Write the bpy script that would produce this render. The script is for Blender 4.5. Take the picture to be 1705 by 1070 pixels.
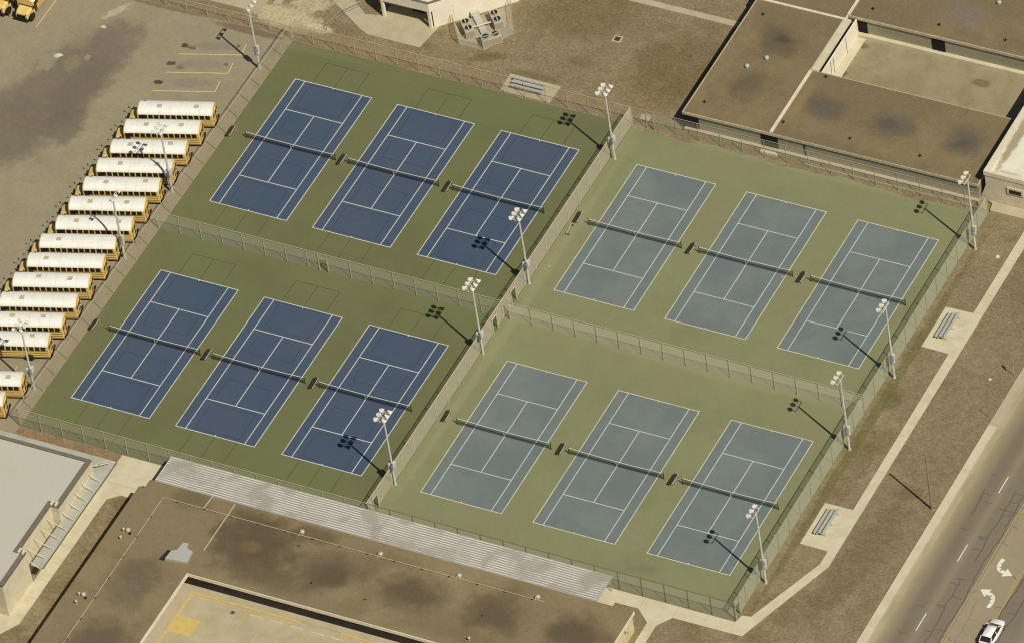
import bpy, math, random
from mathutils import Matrix, Vector
random.seed(7)
R = math.radians
sc = bpy.context.scene
for o in list(bpy.data.objects): bpy.data.objects.remove(o)
COL = sc.collection

# ------------------------------------------------------------------ camera
def Rz(a): return Matrix.Rotation(a, 4, 'Z')
def Rx(a): return Matrix.Rotation(a, 4, 'X')
CAM_ROT = Rz(0.573952) @ Rx(0.807783) @ Rz(-0.165690)
cd = bpy.data.cameras.new('camera'); cam = bpy.data.objects.new('camera', cd); COL.objects.link(cam)
cam.matrix_world = Matrix.Translation(Vector((46.075, 30.223, 0)) + (CAM_ROT @ Vector((0, 0, 1064.62)))) @ CAM_ROT
cd.sensor_width = 36; cd.lens = 14391.8 / 1705 * 36; cd.clip_start = 10; cd.clip_end = 6000
sc.camera = cam
sc.cycles.filter_width = 1.1
sc.render.resolution_x = 1024; sc.render.resolution_y = 642

# ------------------------------------------------------------------ sky and sun
SUN_EL, SUN_AZ = R(49.6), R(-27.1)          # sun stands towards +x, a little -y
w = bpy.data.worlds.new('World'); sc.world = w; w.use_nodes = True
nt = w.node_tree; bg = nt.nodes['Background']
sky = nt.nodes.new('ShaderNodeTexSky'); sky.sky_type = 'NISHITA'; sky.sun_disc = False
sky.sun_elevation = SUN_EL; sky.sun_rotation = R(90) - SUN_AZ
nt.links.new(sky.outputs[0], bg.inputs[0]); bg.inputs[1].default_value = 0.05
sl = bpy.data.lights.new('sun', 'SUN'); sl.energy = 4.95; sl.angle = R(0.5); sl.color = (1.0, 0.945, 0.82)
so = bpy.data.objects.new('sun', sl); COL.objects.link(so)
so.rotation_euler = Vector((math.cos(SUN_AZ) * math.cos(SUN_EL), math.sin(SUN_AZ) * math.cos(SUN_EL), math.sin(SUN_EL))).to_track_quat('Z', 'Y').to_euler()
so.location = (0, 0, 80)
sc.view_settings.view_transform = 'Standard'; sc.view_settings.look = 'None'
sc.view_settings.exposure = -0.297; sc.view_settings.gamma = 1.0

# ------------------------------------------------------------------ materials
def lin(v):
    v /= 255.0
    return v / 12.92 if v <= .04045 else ((v + .055) / 1.055) ** 2.4
EX = (1.155, 1.128, 1.10)                       # light falling on level ground, per channel
def S(r, g, b): return tuple(min(.88, lin(c) / e) for c, e in zip((r, g, b), EX))

class NG:
    def __init__(s, m): s.t = m.node_tree; s.n = s.t.nodes; s.l = s.t.links
    def new(s, ty, **k):
        x = s.n.new(ty)
        for a, b in k.items(): setattr(x, a, b)
        return x
    def put(s, sock, v):
        if isinstance(v, bpy.types.NodeSocket): s.l.new(v, sock)
        else:
            if hasattr(sock.default_value, '__len__') and not hasattr(v, '__len__'): v = (v,) * len(sock.default_value)
            if hasattr(sock.default_value, '__len__') and len(sock.default_value) == 4 and len(v) == 3: v = (*v, 1)
            sock.default_value = v
    def math(s, op, a, b=0.0, clamp=False):
        x = s.new('ShaderNodeMath', operation=op, use_clamp=clamp); s.put(x.inputs[0], a); s.put(x.inputs[1], b); return x.outputs[0]
    def mix(s, f, a, b, blend='MIX'):
        x = s.new('ShaderNodeMix', data_type='RGBA', blend_type=blend); s.put(x.inputs[0], f); s.put(x.inputs[6], a); s.put(x.inputs[7], b); return x.outputs[2]
    def noise(s, co, scale, detail=4, rough=.55, dist=0.0):
        x = s.new('ShaderNodeTexNoise'); s.put(x.inputs['Vector'], co); x.inputs['Scale'].default_value = scale
        x.inputs['Detail'].default_value = detail; x.inputs['Roughness'].default_value = rough; x.inputs['Distortion'].default_value = dist
        return x.outputs['Fac']
    def rng(s, v, a, b, c=0.0, d=1.0):
        x = s.new('ShaderNodeMapRange'); s.put(x.inputs[0], v)
        for i, q in enumerate((a, b, c, d)): x.inputs[i + 1].default_value = q
        x.interpolation_type = 'SMOOTHSTEP'; return x.outputs[0]
    def scaled(s, co, sc_, loc=(0, 0, 0), rot=0.0):
        x = s.new('ShaderNodeMapping'); x.vector_type = 'TEXTURE'; s.put(x.inputs[0], co)
        x.inputs['Location'].default_value = loc; x.inputs['Rotation'].default_value = (0, 0, rot); x.inputs['Scale'].default_value = sc_
        return x.outputs[0]

def mat(name, c1, c2=None, s=.25, lo=.38, hi=.66, fine=.1, fs=3.0, c3=None, s3=.06, rough=.9, metal=0.0, spec=.25,
        blobs=(), bump=0.0, bs=6.0, bd=.05, mott=0.0, alpha=None, rand=False, xramp=None, aniso=None, stretch=None):
    m = bpy.data.materials.new(name); m.use_nodes = True; g = NG(m)
    b = g.n['Principled BSDF']; out = g.n['Material Output']
    tc = g.new('ShaderNodeTexCoord'); co = tc.outputs['Object']
    if not rand: co = g.new('ShaderNodeNewGeometry').outputs['Position']
    base = co
    if rand:
        oi = g.new('ShaderNodeObjectInfo'); va = g.new('ShaderNodeVectorMath', operation='SCALE')
        g.put(va.inputs[0], (37., 91., 53.)); g.l.new(oi.outputs['Random'], va.inputs['Scale'])
        vb = g.new('ShaderNodeVectorMath', operation='ADD'); g.l.new(co, vb.inputs[0]); g.l.new(va.outputs[0], vb.inputs[1]); co = vb.outputs[0]
    if stretch: co = g.scaled(co, stretch)
    col = c1
    if c2 is not None: col = g.mix(g.rng(g.noise(co, s, 6, .6, .3), lo, hi), c1, c2)
    if c3 is not None: col = g.mix(g.rng(g.noise(co, s3, 3, .5), .42, .64), col, c3)
    if xramp:
        sp = g.new('ShaderNodeSeparateXYZ'); g.l.new(base, sp.inputs[0])
        xx = g.math('ADD', sp.outputs[0], g.math('MULTIPLY', g.math('SUBTRACT', g.noise(base, .4, 3), .5), .5))
        fac = g.math('DIVIDE', g.math('SUBTRACT', xx, xramp[0]), xramp[1] - xramp[0])
        cr = g.new('ShaderNodeValToRGB'); g.l.new(fac, cr.inputs[0]); el = cr.color_ramp.elements
        pts = xramp[2]; el[0].position = pts[0][0]; el[0].color = (*pts[0][1], 1); el[1].position = pts[-1][0]; el[1].color = (*pts[-1][1], 1)
        for p_, c_ in pts[1:-1]:
            e = el.new(p_); e.color = (*c_, 1)
        col = g.mix(g.rng(g.noise(base, .5, 5, .6), .3, .75, 1.0, .72), c1, cr.outputs[0])
    for (bx, by, rx, ry, rot, bc, st, na, ns) in blobs:
        q = g.scaled(base, (rx, ry, 1e4), (bx, by, 0), R(rot))
        ln = g.new('ShaderNodeVectorMath', operation='LENGTH'); g.l.new(q, ln.inputs[0])
        d = g.math('ADD', ln.outputs['Value'], g.math('MULTIPLY', g.math('SUBTRACT', g.noise(base, ns, 6, .62), .5), na))
        e0, e1 = (1.05, .55) if ns != .42 else (1.15, .3)
        col = g.mix(g.rng(d, e0, e1, 0.0, st), col, bc)
    if mott:
        f = g.rng(g.noise(co, .9, 7, .68, .6), .25, .75, 1 - mott, 1 + mott); x = g.new('ShaderNodeVectorMath', operation='SCALE'); g.put(x.inputs[0], col); g.l.new(f, x.inputs['Scale']); col = x.outputs[0]
        sp_ = g.rng(g.noise(co, 2.6, 6, .8), .66, .76)
        if mott > .1: col = g.mix(g.math('MULTIPLY', sp_, .45), col, S(176, 158, 124))
    if fine:
        f = g.rng(g.noise(co, fs, 8, .72), .22, .78, 1 - fine, 1 + fine)
        x = g.new('ShaderNodeVectorMath', operation='SCALE'); g.put(x.inputs[0], col); g.l.new(f, x.inputs['Scale']); col = x.outputs[0]
    g.put(b.inputs['Base Color'], col)
    b.inputs['Roughness'].default_value = rough; b.inputs['Metallic'].default_value = metal
    b.inputs['Specular IOR Level'].default_value = spec
    if bump:
        bn = g.new('ShaderNodeBump'); bn.inputs['Strength'].default_value = bump; bn.inputs['Distance'].default_value = bd
        g.l.new(g.noise(co, bs, 8, .7), bn.inputs['Height']); g.l.new(bn.outputs[0], b.inputs['Normal'])
    if alpha is not None:
        tr = g.new('ShaderNodeBsdfTransparent'); mx = g.new('ShaderNodeMixShader')
        if isinstance(alpha, tuple):
            sp = g.new('ShaderNodeSeparateXYZ'); g.l.new(base, sp.inputs[0]); fac = g.rng(g.noise(base, .35, 4), .3, .7, alpha[0], alpha[1])
            g.l.new(fac, mx.inputs[0])
        else: mx.inputs[0].default_value = alpha
        g.l.new(tr.outputs[0], mx.inputs[1]); g.l.new(b.outputs[0], mx.inputs[2]); g.l.new(mx.outputs[0], out.inputs[0])
    return m

DK = S(104, 88, 70); CHR = S(112, 101, 86)
TUFT = S(104, 102, 56); PALE = S(205, 190, 150)
gblobs = [(24, 71.6, 5, 1.3, 12, S(154, 136, 104), .7, 1.4, .9), (31, 78, 6, 2.2, 35, S(148, 130, 98), .55, 1.6, .5), (42, 73, 6, 3, -10, S(142, 122, 88), .5, 1.6, .5), (35.5, 90, 7, 1.5, 0, S(150, 134, 104), .5, 1.5, .6), (104.5, 50, 4, 16, 0, S(146, 128, 96), .5, 1.4, .3), (103.5, 8, 3, 12, -10, S(118, 102, 70), .5, 1.6, .35), (97, 22, 1.6, 8, 0, S(120, 102, 68), .45, 1.4, .5), (-6.5, 70.6, 6.5, 2.6, -5, PALE, .85, 1.3, .9), (-4.5, 74.2, 3.4, 2.2, 20, PALE, .7, 1.4, 1.2), (-1.5, 70.2, 2.5, 1.0, 0, PALE, .9, .8, 1.5),
          (8, 68.6, 22, 1.6, 0, S(150, 128, 90), .6, .8, .6), (30, 69.2, 14, 1.8, 0, S(146, 122, 86), .5, .8, .6), (70, 68.2, 24, .9, 0, S(158, 130, 94), .85, .7, .8),
          (22, 72.6, 3.0, 1.0, 25, TUFT, .6, 1.2, 1.4), (29, 71.2, 4.6, .7, 0, TUFT, .5, 1.2, 1.4), (33.5, 75.5, 2.2, 1.2, 0, TUFT, .4, 1.3, 1.1),
          (46, 79, 7, 9, 0, S(112, 94, 56), .5, .9, .3), (30, 84, 9, 6, 20, S(116, 98, 60), .5, 1.0, .3), (11, 72.3, 5, 1.0, -10, S(110, 92, 58), .4, 1., .8),
          (95.2, 30, .8, 40, 0, TUFT, .6, .9, .8), (96.2, 33.5, 1.5, 2.2, 0, TUFT, .55, 1.2, 1.3), (70, 67.9, 25, .7, 0, S(118, 116, 74), .55, 1.1, .9),
          (3.5, -7.6, 8, .8, 0, S(150, 122, 84), .8, .8, 1.0), (16, -19, 1.4, 9, 0, S(150, 134, 96), .4, .8, .6),
          (14.7, -14.2, 1.8, 1.2, 0, S(118, 100, 62), .5, .9, 1.2), (104.5, 19.5, 2.2, 1.4, 30, S(112, 94, 60), .5, 1.1, 1.0),
          (106, 60, 6, 12, 0, S(120, 100, 68), .4, 1.0, .3), (90, -22, 9, 9, 0, S(120, 100, 66), .4, 1.1, .3)]
M = {}
M['grass'] = mat('dry_grass', S(152, 134, 102), S(133, 116, 83), s=.22, fine=.36, fs=3.0, c3=S(143, 126, 95), s3=.05, mott=.15, bump=.5, bs=2.4, bd=.25, blobs=gblobs, lo=.36, hi=.66)
lot_blobs = [(-28.2, 49, 6.6, 14, -6, S(127, 115, 96), .95, 1.0, .26), (-31.5, 40, 7, 9, 20, S(124, 112, 93), .85, 1.1, .3), (-26.6, 56, 5.2, 10, -14, S(128, 116, 98), .85, 1.2, .35), (-24.6, 44, 3.2, 5, 20, S(116, 105, 87), .75, 1.4, .5), (-26, 51, 3, 7, -10, S(118, 106, 88), .6, 1.6, .6), (-30.5, 59, 2.5, 3, 0, S(150, 138, 110), .5, 1.4, .5),
             (-31.5, 54.6, .7, .5, 30, S(236, 226, 196), .9, 1.8, 2.6), (-32.2, 53.0, 1.4, 2.2, 0, S(160, 150, 124), .7, 1.6, 1.2), (-28.4, 61.4, .5, .3, 0, S(220, 208, 176), .85, 1.6, 3.5), (-27.6, 55.5, .5, .7, 0, S(170, 158, 128), .6, 1.8, 3.),
             (-28.2, 64.6, .7, 2.6, -32, S(196, 182, 148), .8, 2.0, 1.6), (-29.0, 53.9, 1.3, 1.8, 0, S(146, 134, 104), .6, 1.4, 1.2),
             (-16.6, 61.7, .55, .55, 0, S(52, 42, 34), .85, 1.4, 3.2), (-15.6, 61.6, .9, .4, 0, S(96, 84, 70), .7, 1.3, 2.4), (-16.7, 58.1, .8, .5, 17, S(60, 50, 40), .8, 1.5, 3.0), (-15.2, 57.8, .7, .5, 0, S(104, 90, 76), .6, 1.3, 2.4),
             (-16.6, 54.4, .75, .5, 17, S(58, 48, 38), .85, 1.5, 3.0), (-9.9, 63.8, .35, .35, 0, S(80, 68, 56), .7, 1., 3.), (-9.8, 60.2, .4, .35, 0, S(90, 78, 64), .7, 1., 3.),
             (-12.8, 62.9, 3.6, 1.0, 17, S(142, 130, 110), .6, .8, 1.), (-12.8, 59.2, 3.6, 1.1, 17, S(142, 130, 112), .6, .8, 1.), (-12.6, 55.6, 3.6, 1.1, 17, S(142, 130, 112), .6, .8, 1.),
             (-10, 66.9, 6, .8, 0, S(110, 94, 70), .7, .9, 1.2), (-23, 67.6, 9, .7, 0, S(116, 98, 74), .7, .9, 1.), (-5.2, 65, 1., 2.2, 0, S(138, 122, 98), .5, .9, 1.)]
M['lot'] = mat('worn_lot_asphalt', S(161, 149, 121), S(154, 142, 115), s=.18, fine=.09, fs=2.2, blobs=lot_blobs, c3=S(159, 146, 119), s3=.04, mott=.05)
M['strip'] = mat('fence_strip_concrete', S(161, 147, 119), S(153, 139, 112), s=.5, fine=.07, fs=3)
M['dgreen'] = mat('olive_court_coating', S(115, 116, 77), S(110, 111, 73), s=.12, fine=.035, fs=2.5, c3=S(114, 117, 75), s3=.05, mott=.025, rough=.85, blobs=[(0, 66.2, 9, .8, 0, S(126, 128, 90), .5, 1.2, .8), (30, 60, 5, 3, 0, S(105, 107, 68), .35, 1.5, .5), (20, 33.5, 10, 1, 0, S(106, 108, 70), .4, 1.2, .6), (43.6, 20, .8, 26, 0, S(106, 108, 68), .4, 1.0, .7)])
M['lgreen'] = mat('faded_green_court_coating', S(140, 141, 101), S(133, 134, 95), s=.14, fine=.035, fs=2.5, c3=S(137, 137, 99), s3=.06, rough=.85, mott=.025,
                  blobs=[(46.2, 30, .8, 38, 0, S(156, 148, 112), .5, .5, .7), (70, 66.7, 24, .8, 0, S(150, 148, 112), .5, .9, .5), (80, -2.6, 2.4, .8, 20, S(120, 122, 88), .5, 1.1, 1.), (75, 30.5, 20, 1.2, 0, S(150, 146, 108), .6, .4, .6)])
M['blue'] = mat('blue_court_coating', S(76, 89, 108), S(72, 87, 105), s=.15, fine=.03, fs=3, c3=S(79, 90, 107), s3=.08, mott=.025, rough=.85)
M['pale'] = mat('faded_blue_court_coating', S(125, 132, 124), S(117, 124, 119), s=.2, fine=.04, fs=3, c3=S(114, 122, 121), s3=.09, rough=.85, mott=.02, blobs=[(85, 57, 2.6, .9, 30, S(108, 117, 116), .25, 1.8, 1.)])
M['palealley'] = mat('faded_alley_coating', S(120, 129, 125), S(115, 124, 121), s=.3, fine=.06, fs=4, mott=.03, rough=.85)
M['line'] = mat('white_line_paint', S(218, 214, 200), S(198, 198, 186), s=1.2, fine=.05)
M['lineL'] = mat('cream_line_paint', S(222, 208, 180), S(206, 196, 168), s=1.2, fine=.05)
M['lineP'] = mat('grey_white_line_paint', S(205, 208, 198), S(190, 196, 186), s=1.2, fine=.05)
M['qline'] = mat('dark_green_line_paint', S(78, 82, 52), S(84, 88, 56), s=1, fine=.05)
M['qlineb'] = mat('dark_blue_green_line_paint', S(58, 70, 82), S(60, 73, 84), s=1, fine=.05)
M['conc'] = mat('light_concrete', S(217, 205, 173), S(207, 194, 160), s=.5, fine=.06, fs=4)
M['conc2'] = mat('aged_concrete', S(194, 180, 148), S(184, 170, 138), s=.5, fine=.07, fs=4)
M['padconc'] = mat('service_pad_concrete', S(180, 166, 138), S(170, 156, 128), s=.5, fine=.07, fs=4)
M['joint'] = mat('concrete_joint', S(176, 160, 126), fine=.05)
M['steel'] = mat('galvanised_steel', S(190, 186, 168), S(172, 168, 150), s=2, fine=.05, rough=.5, metal=.3)
M['steeltan'] = mat('weathered_fence_post', S(200, 188, 160), S(186, 174, 146), s=2, fine=.05, rough=.6, metal=.1)
M['steelpale'] = mat('pale_fence_post', S(216, 200, 172), S(200, 184, 154), s=2, fine=.05, rough=.6)
M['steelgreen'] = mat('green_fence_post', S(120, 124, 92), fine=.05, rough=.6)
M['polepaint'] = mat('pale_grey_pole', S(212, 208, 192), S(196, 192, 176), s=1.5, fine=.04, rough=.5)
M['lamp'] = mat('lamp_reflector_shell', S(240, 234, 214), fine=.03, rough=.45, metal=.1)
M['lens'] = mat('lamp_glass', S(150, 150, 140), fine=0, rough=.1, spec=.6)
M['ballast'] = mat('ballast_box_paint', S(214, 210, 196), S(196, 194, 182), s=3, fine=.05, rough=.5)
M['bluebox'] = mat('blue_switch_box', S(112, 120, 132), fine=.05, rough=.5)
def chain(n, c, a):                            # woven wire seen from far off: wires catch the sun from both sides
    m = mat(n, c, fine=.0, rough=.7, alpha=a, spec=0.0); g = NG(m); b = g.n['Principled BSDF']
    ge = g.new('ShaderNodeNewGeometry'); va = g.new('ShaderNodeVectorMath', operation='ADD'); g.l.new(ge.outputs['Normal'], va.inputs[0]); g.put(va.inputs[1], (0., 0., 1.))
    vn = g.new('ShaderNodeVectorMath', operation='NORMALIZE'); g.l.new(va.outputs[0], vn.inputs[0]); g.l.new(vn.outputs[0], b.inputs['Normal'])   # round wires turn part of their face to the sun
    return m
M['chain_mid'] = chain('chain_link_dusty', S(226, 214, 186), .36)
M['chain_ew'] = chain('chain_link_olive', S(184, 180, 158), .30)
M['chain_pale'] = chain('chain_link_tan', S(214, 203, 172), .37)
M['chain_east'] = chain('chain_link_grey_green', S(208, 203, 174), .34)
M['chain_thin'] = chain('chain_link_open', S(190, 174, 144), .14)
M['chain_south'] = chain('chain_link_south', S(180, 174, 150), .3)
M['chain_north'] = chain('chain_link_north', S(184, 176, 150), .2)
M['net'] = mat('dark_tennis_net', (.012, .014, .018), fine=0, rough=.9, alpha=.45)
M['nettape'] = mat('net_headband', S(226, 222, 200), fine=.04)
M['dkgreen'] = mat('dark_green_post_paint', (.03, .035, .022), fine=.05, rough=.5)
M['benchdark'] = mat('dark_bench_metal', (.035, .026, .018), S(74, 60, 44), s=9, fine=.2, fs=9, rough=.7)
M['alu'] = mat('aluminium_plank', S(206, 203, 188), S(194, 191, 176), s=3, fine=.05, rough=.45, metal=.2)
M['white_tpo'] = mat('white_roof_membrane', S(240, 232, 208), S(230, 221, 195), s=.4, fine=.04, blobs=[(94.3, 79, .85, 11, 0, S(158, 142, 112), .85, .9, 1.3), (96, 69.9, 1.8, .3, 0, S(176, 160, 128), .5, 1.1, 2.)])
M['cream'] = mat('cream_stucco', S(248, 236, 210), S(243, 229, 200), s=.6, fine=.03)
M['beige'] = mat('beige_block_wall', S(224, 210, 178), S(214, 199, 166), s=.8, fine=.05)
M['tanwall'] = mat('tan_painted_wall', S(222, 203, 156), S(210, 190, 143), s=.8, fine=.06)
M['parapet'] = mat('light_metal_coping', S(232, 222, 194), S(220, 208, 178), s=1.4, fine=.05)
M['coping'] = mat('thin_coping', S(200, 186, 154), S(184, 168, 136), s=1.4, fine=.08)
M['dark_coping'] = mat('grey_coping', S(128, 118, 100), S(118, 108, 92), s=2, fine=.08)
M['greyroof'] = mat('pale_grey_membrane', S(203, 195, 176), S(197, 189, 170), s=.15, fine=.025, c3=S(200, 193, 175), s3=.06)
M['awning'] = mat('grey_awning_sheet', S(186, 183, 166), S(176, 173, 156), s=.6, fine=.05)
M['porchwall'] = mat('porch_back_wall', S(196, 192, 172), fine=.05)
M['darkwall'] = mat('dark_olive_window_wall', S(163, 155, 127), S(154, 146, 120), s=1.5, fine=.05)
M['yardwall'] = mat('dark_brown_wall', S(205, 186, 150), S(190, 172, 138), s=1.5, fine=.05)
M['black'] = mat('dark_doorway_recess', (.012, .010, .009), fine=0)
M['glass'] = mat('dark_window_glass', (.02, .022, .025), fine=0, rough=.08, spec=.8)
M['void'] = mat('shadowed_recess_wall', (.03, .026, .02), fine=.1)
def stain(x, y, rx, ry, rot=0, c=None, st=.8): return (x, y, rx, ry, rot, c or S(104, 94, 74), st, 1.3, .42)
rn = [stain(57.5, 84.2, 3.6, 3.3, 10, S(100, 90, 70)), stain(57.9, 84.9, 1.3, 1., 0, S(84, 72, 54), .7), stain(57.4, 75.5, 3.2, 3.8, -10, S(102, 90, 72), .75), stain(68.2, 75.2, 3.6, 2.6, -12, S(102, 93, 78), .85), stain(77.6, 75., 3.7, 2.9, -5, S(104, 96, 82), .85), stain(77.0, 75.0, 1.5, 1.4, 0, S(90, 80, 64), .5),
      stain(87.4, 75.0, 3.3, 3.4, 0, S(102, 94, 80), .85), stain(87.2, 74.6, 1.3, 1.1, 0, S(88, 76, 60), .5), stain(78, 96.4, 4.5, 2.8, 0, S(130, 118, 102), .85), stain(66.0, 71.2, .8, 2.4, 0, S(146, 122, 84), .5), stain(64.9, 75, .9, 5.6, 0, S(150, 126, 88), .6), stain(91.6, 71, .5, 4, 0, S(90, 80, 66), .4)]
M['roofN'] = mat('gravel_roof', S(140, 122, 88), S(126, 110, 79), s=.2, mott=.06, fine=.13, fs=3, c3=S(129, 112, 82), s3=.05, blobs=rn)
rs = [stain(24.2, -27.6, 4.3, 5.2, -8, S(109, 98, 76), .85), stain(24.2, -28.8, 1.7, 1.8, 0, S(125, 112, 92), .6), stain(25.2, -38, 5, 5, 0, S(105, 93, 72), .9), stain(35, -16.0, 6.4, 4.6, 0, S(99, 85, 62), .95), stain(36.0, -19.5, 5.2, 4.2, 10, S(101, 87, 65), .9), stain(31.5, -16.5, 2.6, 5.6, 0, S(103, 89, 66), .85), stain(34.8, -17.6, 1.6, 1.3, 0, S(125, 106, 72), .7),
      stain(45.5, -18.2, 7, 4.2, 12, S(107, 94, 72), .9), stain(46.5, -18.8, 3, 2.0, 0, S(97, 84, 62), .8), stain(56.8, -17.8, 5, 3.9, 0, S(103, 89, 67), .95), stain(67.8, -18.0, 4.8, 3.9, 0, S(102, 88, 66), .95), stain(68.2, -14.4, 2.2, 2.4, 0, S(115, 100, 74), .7),
      stain(78.4, -17.5, 5, 4.2, 0, S(100, 87, 66), .95), stain(52, -14.0, 6.0, 1.8, 0, S(123, 106, 74), .5), stain(24.5, -13, 3.4, 2.0, 0, S(113, 100, 72), .8), stain(66, -22.2, 6, 1.5, 0, S(121, 104, 74), .5), stain(41.5, -13.4, 4, 1.7, 0, S(107, 92, 67), .8), stain(40, -21.8, 6, 2.2, -6, S(107, 94, 70), .7)]
M['roofS'] = mat('built_up_roof', S(148, 130, 96), S(134, 117, 85), s=.2, mott=.06, fine=.13, fs=3, c3=S(140, 123, 91), s3=.06, blobs=rs)
M['yard'] = mat('pale_courtyard_paving', S(194, 180, 146), S(182, 168, 134), s=.3, fine=.06, fs=2.5, blobs=[(36.2, -25.8, .35, .35, 0, S(70, 60, 46), .9, .6, 3.)])
M['yardN'] = mat('dusty_courtyard_ground', S(163, 148, 116), S(151, 135, 103), s=.3, fine=.08, fs=2.5, blobs=[(66.2, 89.9, 1.3, .7, 0, S(110, 98, 62), .8, 1., 1.5), (66.0, 84.4, .9, .9, 0, S(108, 94, 58), .9, 1., 1.5), (83.5, 88.4, 1.6, .8, 0, S(116, 102, 70), .7, 1., 1.5), (79, 82.5, 10, 1., 0, S(160, 148, 122), .6, .9, .5)])
M['yellow'] = mat('yellow_curb_paint', S(220, 192, 112), S(208, 180, 110), s=1.5, lo=.3, hi=.7, fine=.08)
M['yellow2'] = mat('faded_yellow_paint', S(206, 184, 128), S(190, 172, 124), s=2, fine=.08)
M['yel_line'] = mat('yellow_stall_paint', S(226, 198, 134), S(210, 186, 128), s=1.5, fine=.06)
M['busy'] = mat('school_bus_yellow', S(238, 204, 124), S(228, 194, 114), s=1, fine=.04, rough=.4, spec=.4, rand=True)
M['busroof'] = mat('white_bus_roof', S(247, 244, 232), S(242, 236, 219), s=.7, fine=.03, rough=.5, rand=True)
M['seam'] = mat('roof_seam', S(226, 216, 190), fine=.03)
M['hatch'] = mat('roof_hatch_plastic', S(196, 184, 156), fine=.1, rand=True)
M['busblack'] = mat('black_trim', (.02, .017, .013), fine=.05, rough=.6)
M['rub'] = mat('dark_rub_rail', S(116, 92, 54), fine=.05, rough=.5)
M['tyre'] = mat('tyre_rubber', (.02, .018, .016), fine=.1)
M['rim'] = mat('wheel_rim', S(150, 140, 120), fine=.05, rough=.4, metal=.3)
M['busglass'] = mat('bus_window_glass', (.022, .018, .014), fine=0, rough=.25, spec=.3)
M['red'] = mat('red_lamp_lens', (.35, .02, .015), fine=0, rough=.3)
M['carwhite'] = mat('white_car_paint', (.84, .82, .76), fine=.01, rough=.2, spec=.6)
RD = S(134, 122, 103); RD2 = S(150, 140, 112)
xr = [(0.0, S(176, 162, 128)), (.03, S(156, 143, 112)), (.09, S(128, 116, 98)), (.13, S(130, 118, 100)), (.17, S(148, 137, 108)), (.2, S(134, 122, 102)), (.27, S(132, 120, 102)), (.31, S(138, 126, 104)), (.325, S(166, 151, 120)), (.5, S(163, 149, 119)), (.505, S(132, 120, 102)), (.62, S(130, 120, 102)), (.70, S(150, 138, 110)), (.8, S(132, 121, 102)), (1.0, S(150, 136, 108))]
M['road'] = mat('road_asphalt', S(140, 128, 105), fine=.06, fs=3, xramp=(111.0, 135.0, xr))
M['gutter'] = mat('gutter_concrete', S(186, 170, 134), S(170, 154, 120), s=.6, fine=.06, stretch=(1, 4, 1))
M['crack'] = mat('tar_crack', S(104, 92, 74), fine=.05)
M['roadwhite'] = mat('white_road_paint', S(240, 233, 212), fine=.05)
M['roadyel'] = mat('yellow_road_paint', S(196, 170, 108), S(178, 156, 108), s=3, fine=.1)
M['ribbed'] = mat('ribbed_metal_sheet', S(176, 170, 155), S(165, 159, 144), s=.5, lo=.35, hi=.7, fine=.05, fs=5, rough=.5, metal=.1, stretch=(3., .6, 1), c3=S(176, 167, 148), s3=.25)
M['rib_hi'] = mat('painted_glint_rib', S(234, 230, 218), S(186, 180, 164), s=.3, lo=.44, hi=.62, fine=.04, fs=5, rough=.5, metal=.1, stretch=(1.0, 1.0, 1))  # noise paints bright sun-glint streaks into the rib colour
M['wood'] = mat('weathered_timber', S(150, 140, 118), S(134, 124, 102), s=2, fine=.1)
M['acbody'] = mat('ac_cabinet_paint', S(196, 186, 160), S(186, 176, 150), s=2, fine=.05)
M['acgrille'] = mat('ac_louvres', S(170, 156, 128), fine=.2, fs=12)
M['stake'] = mat('sign_post_metal', S(188, 170, 134), fine=.05)
M['stone'] = mat('pale_stone', S(220, 206, 176), fine=.1)
M['soil'] = mat('stepping_slab', S(186, 170, 136), fine=.08)

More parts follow.
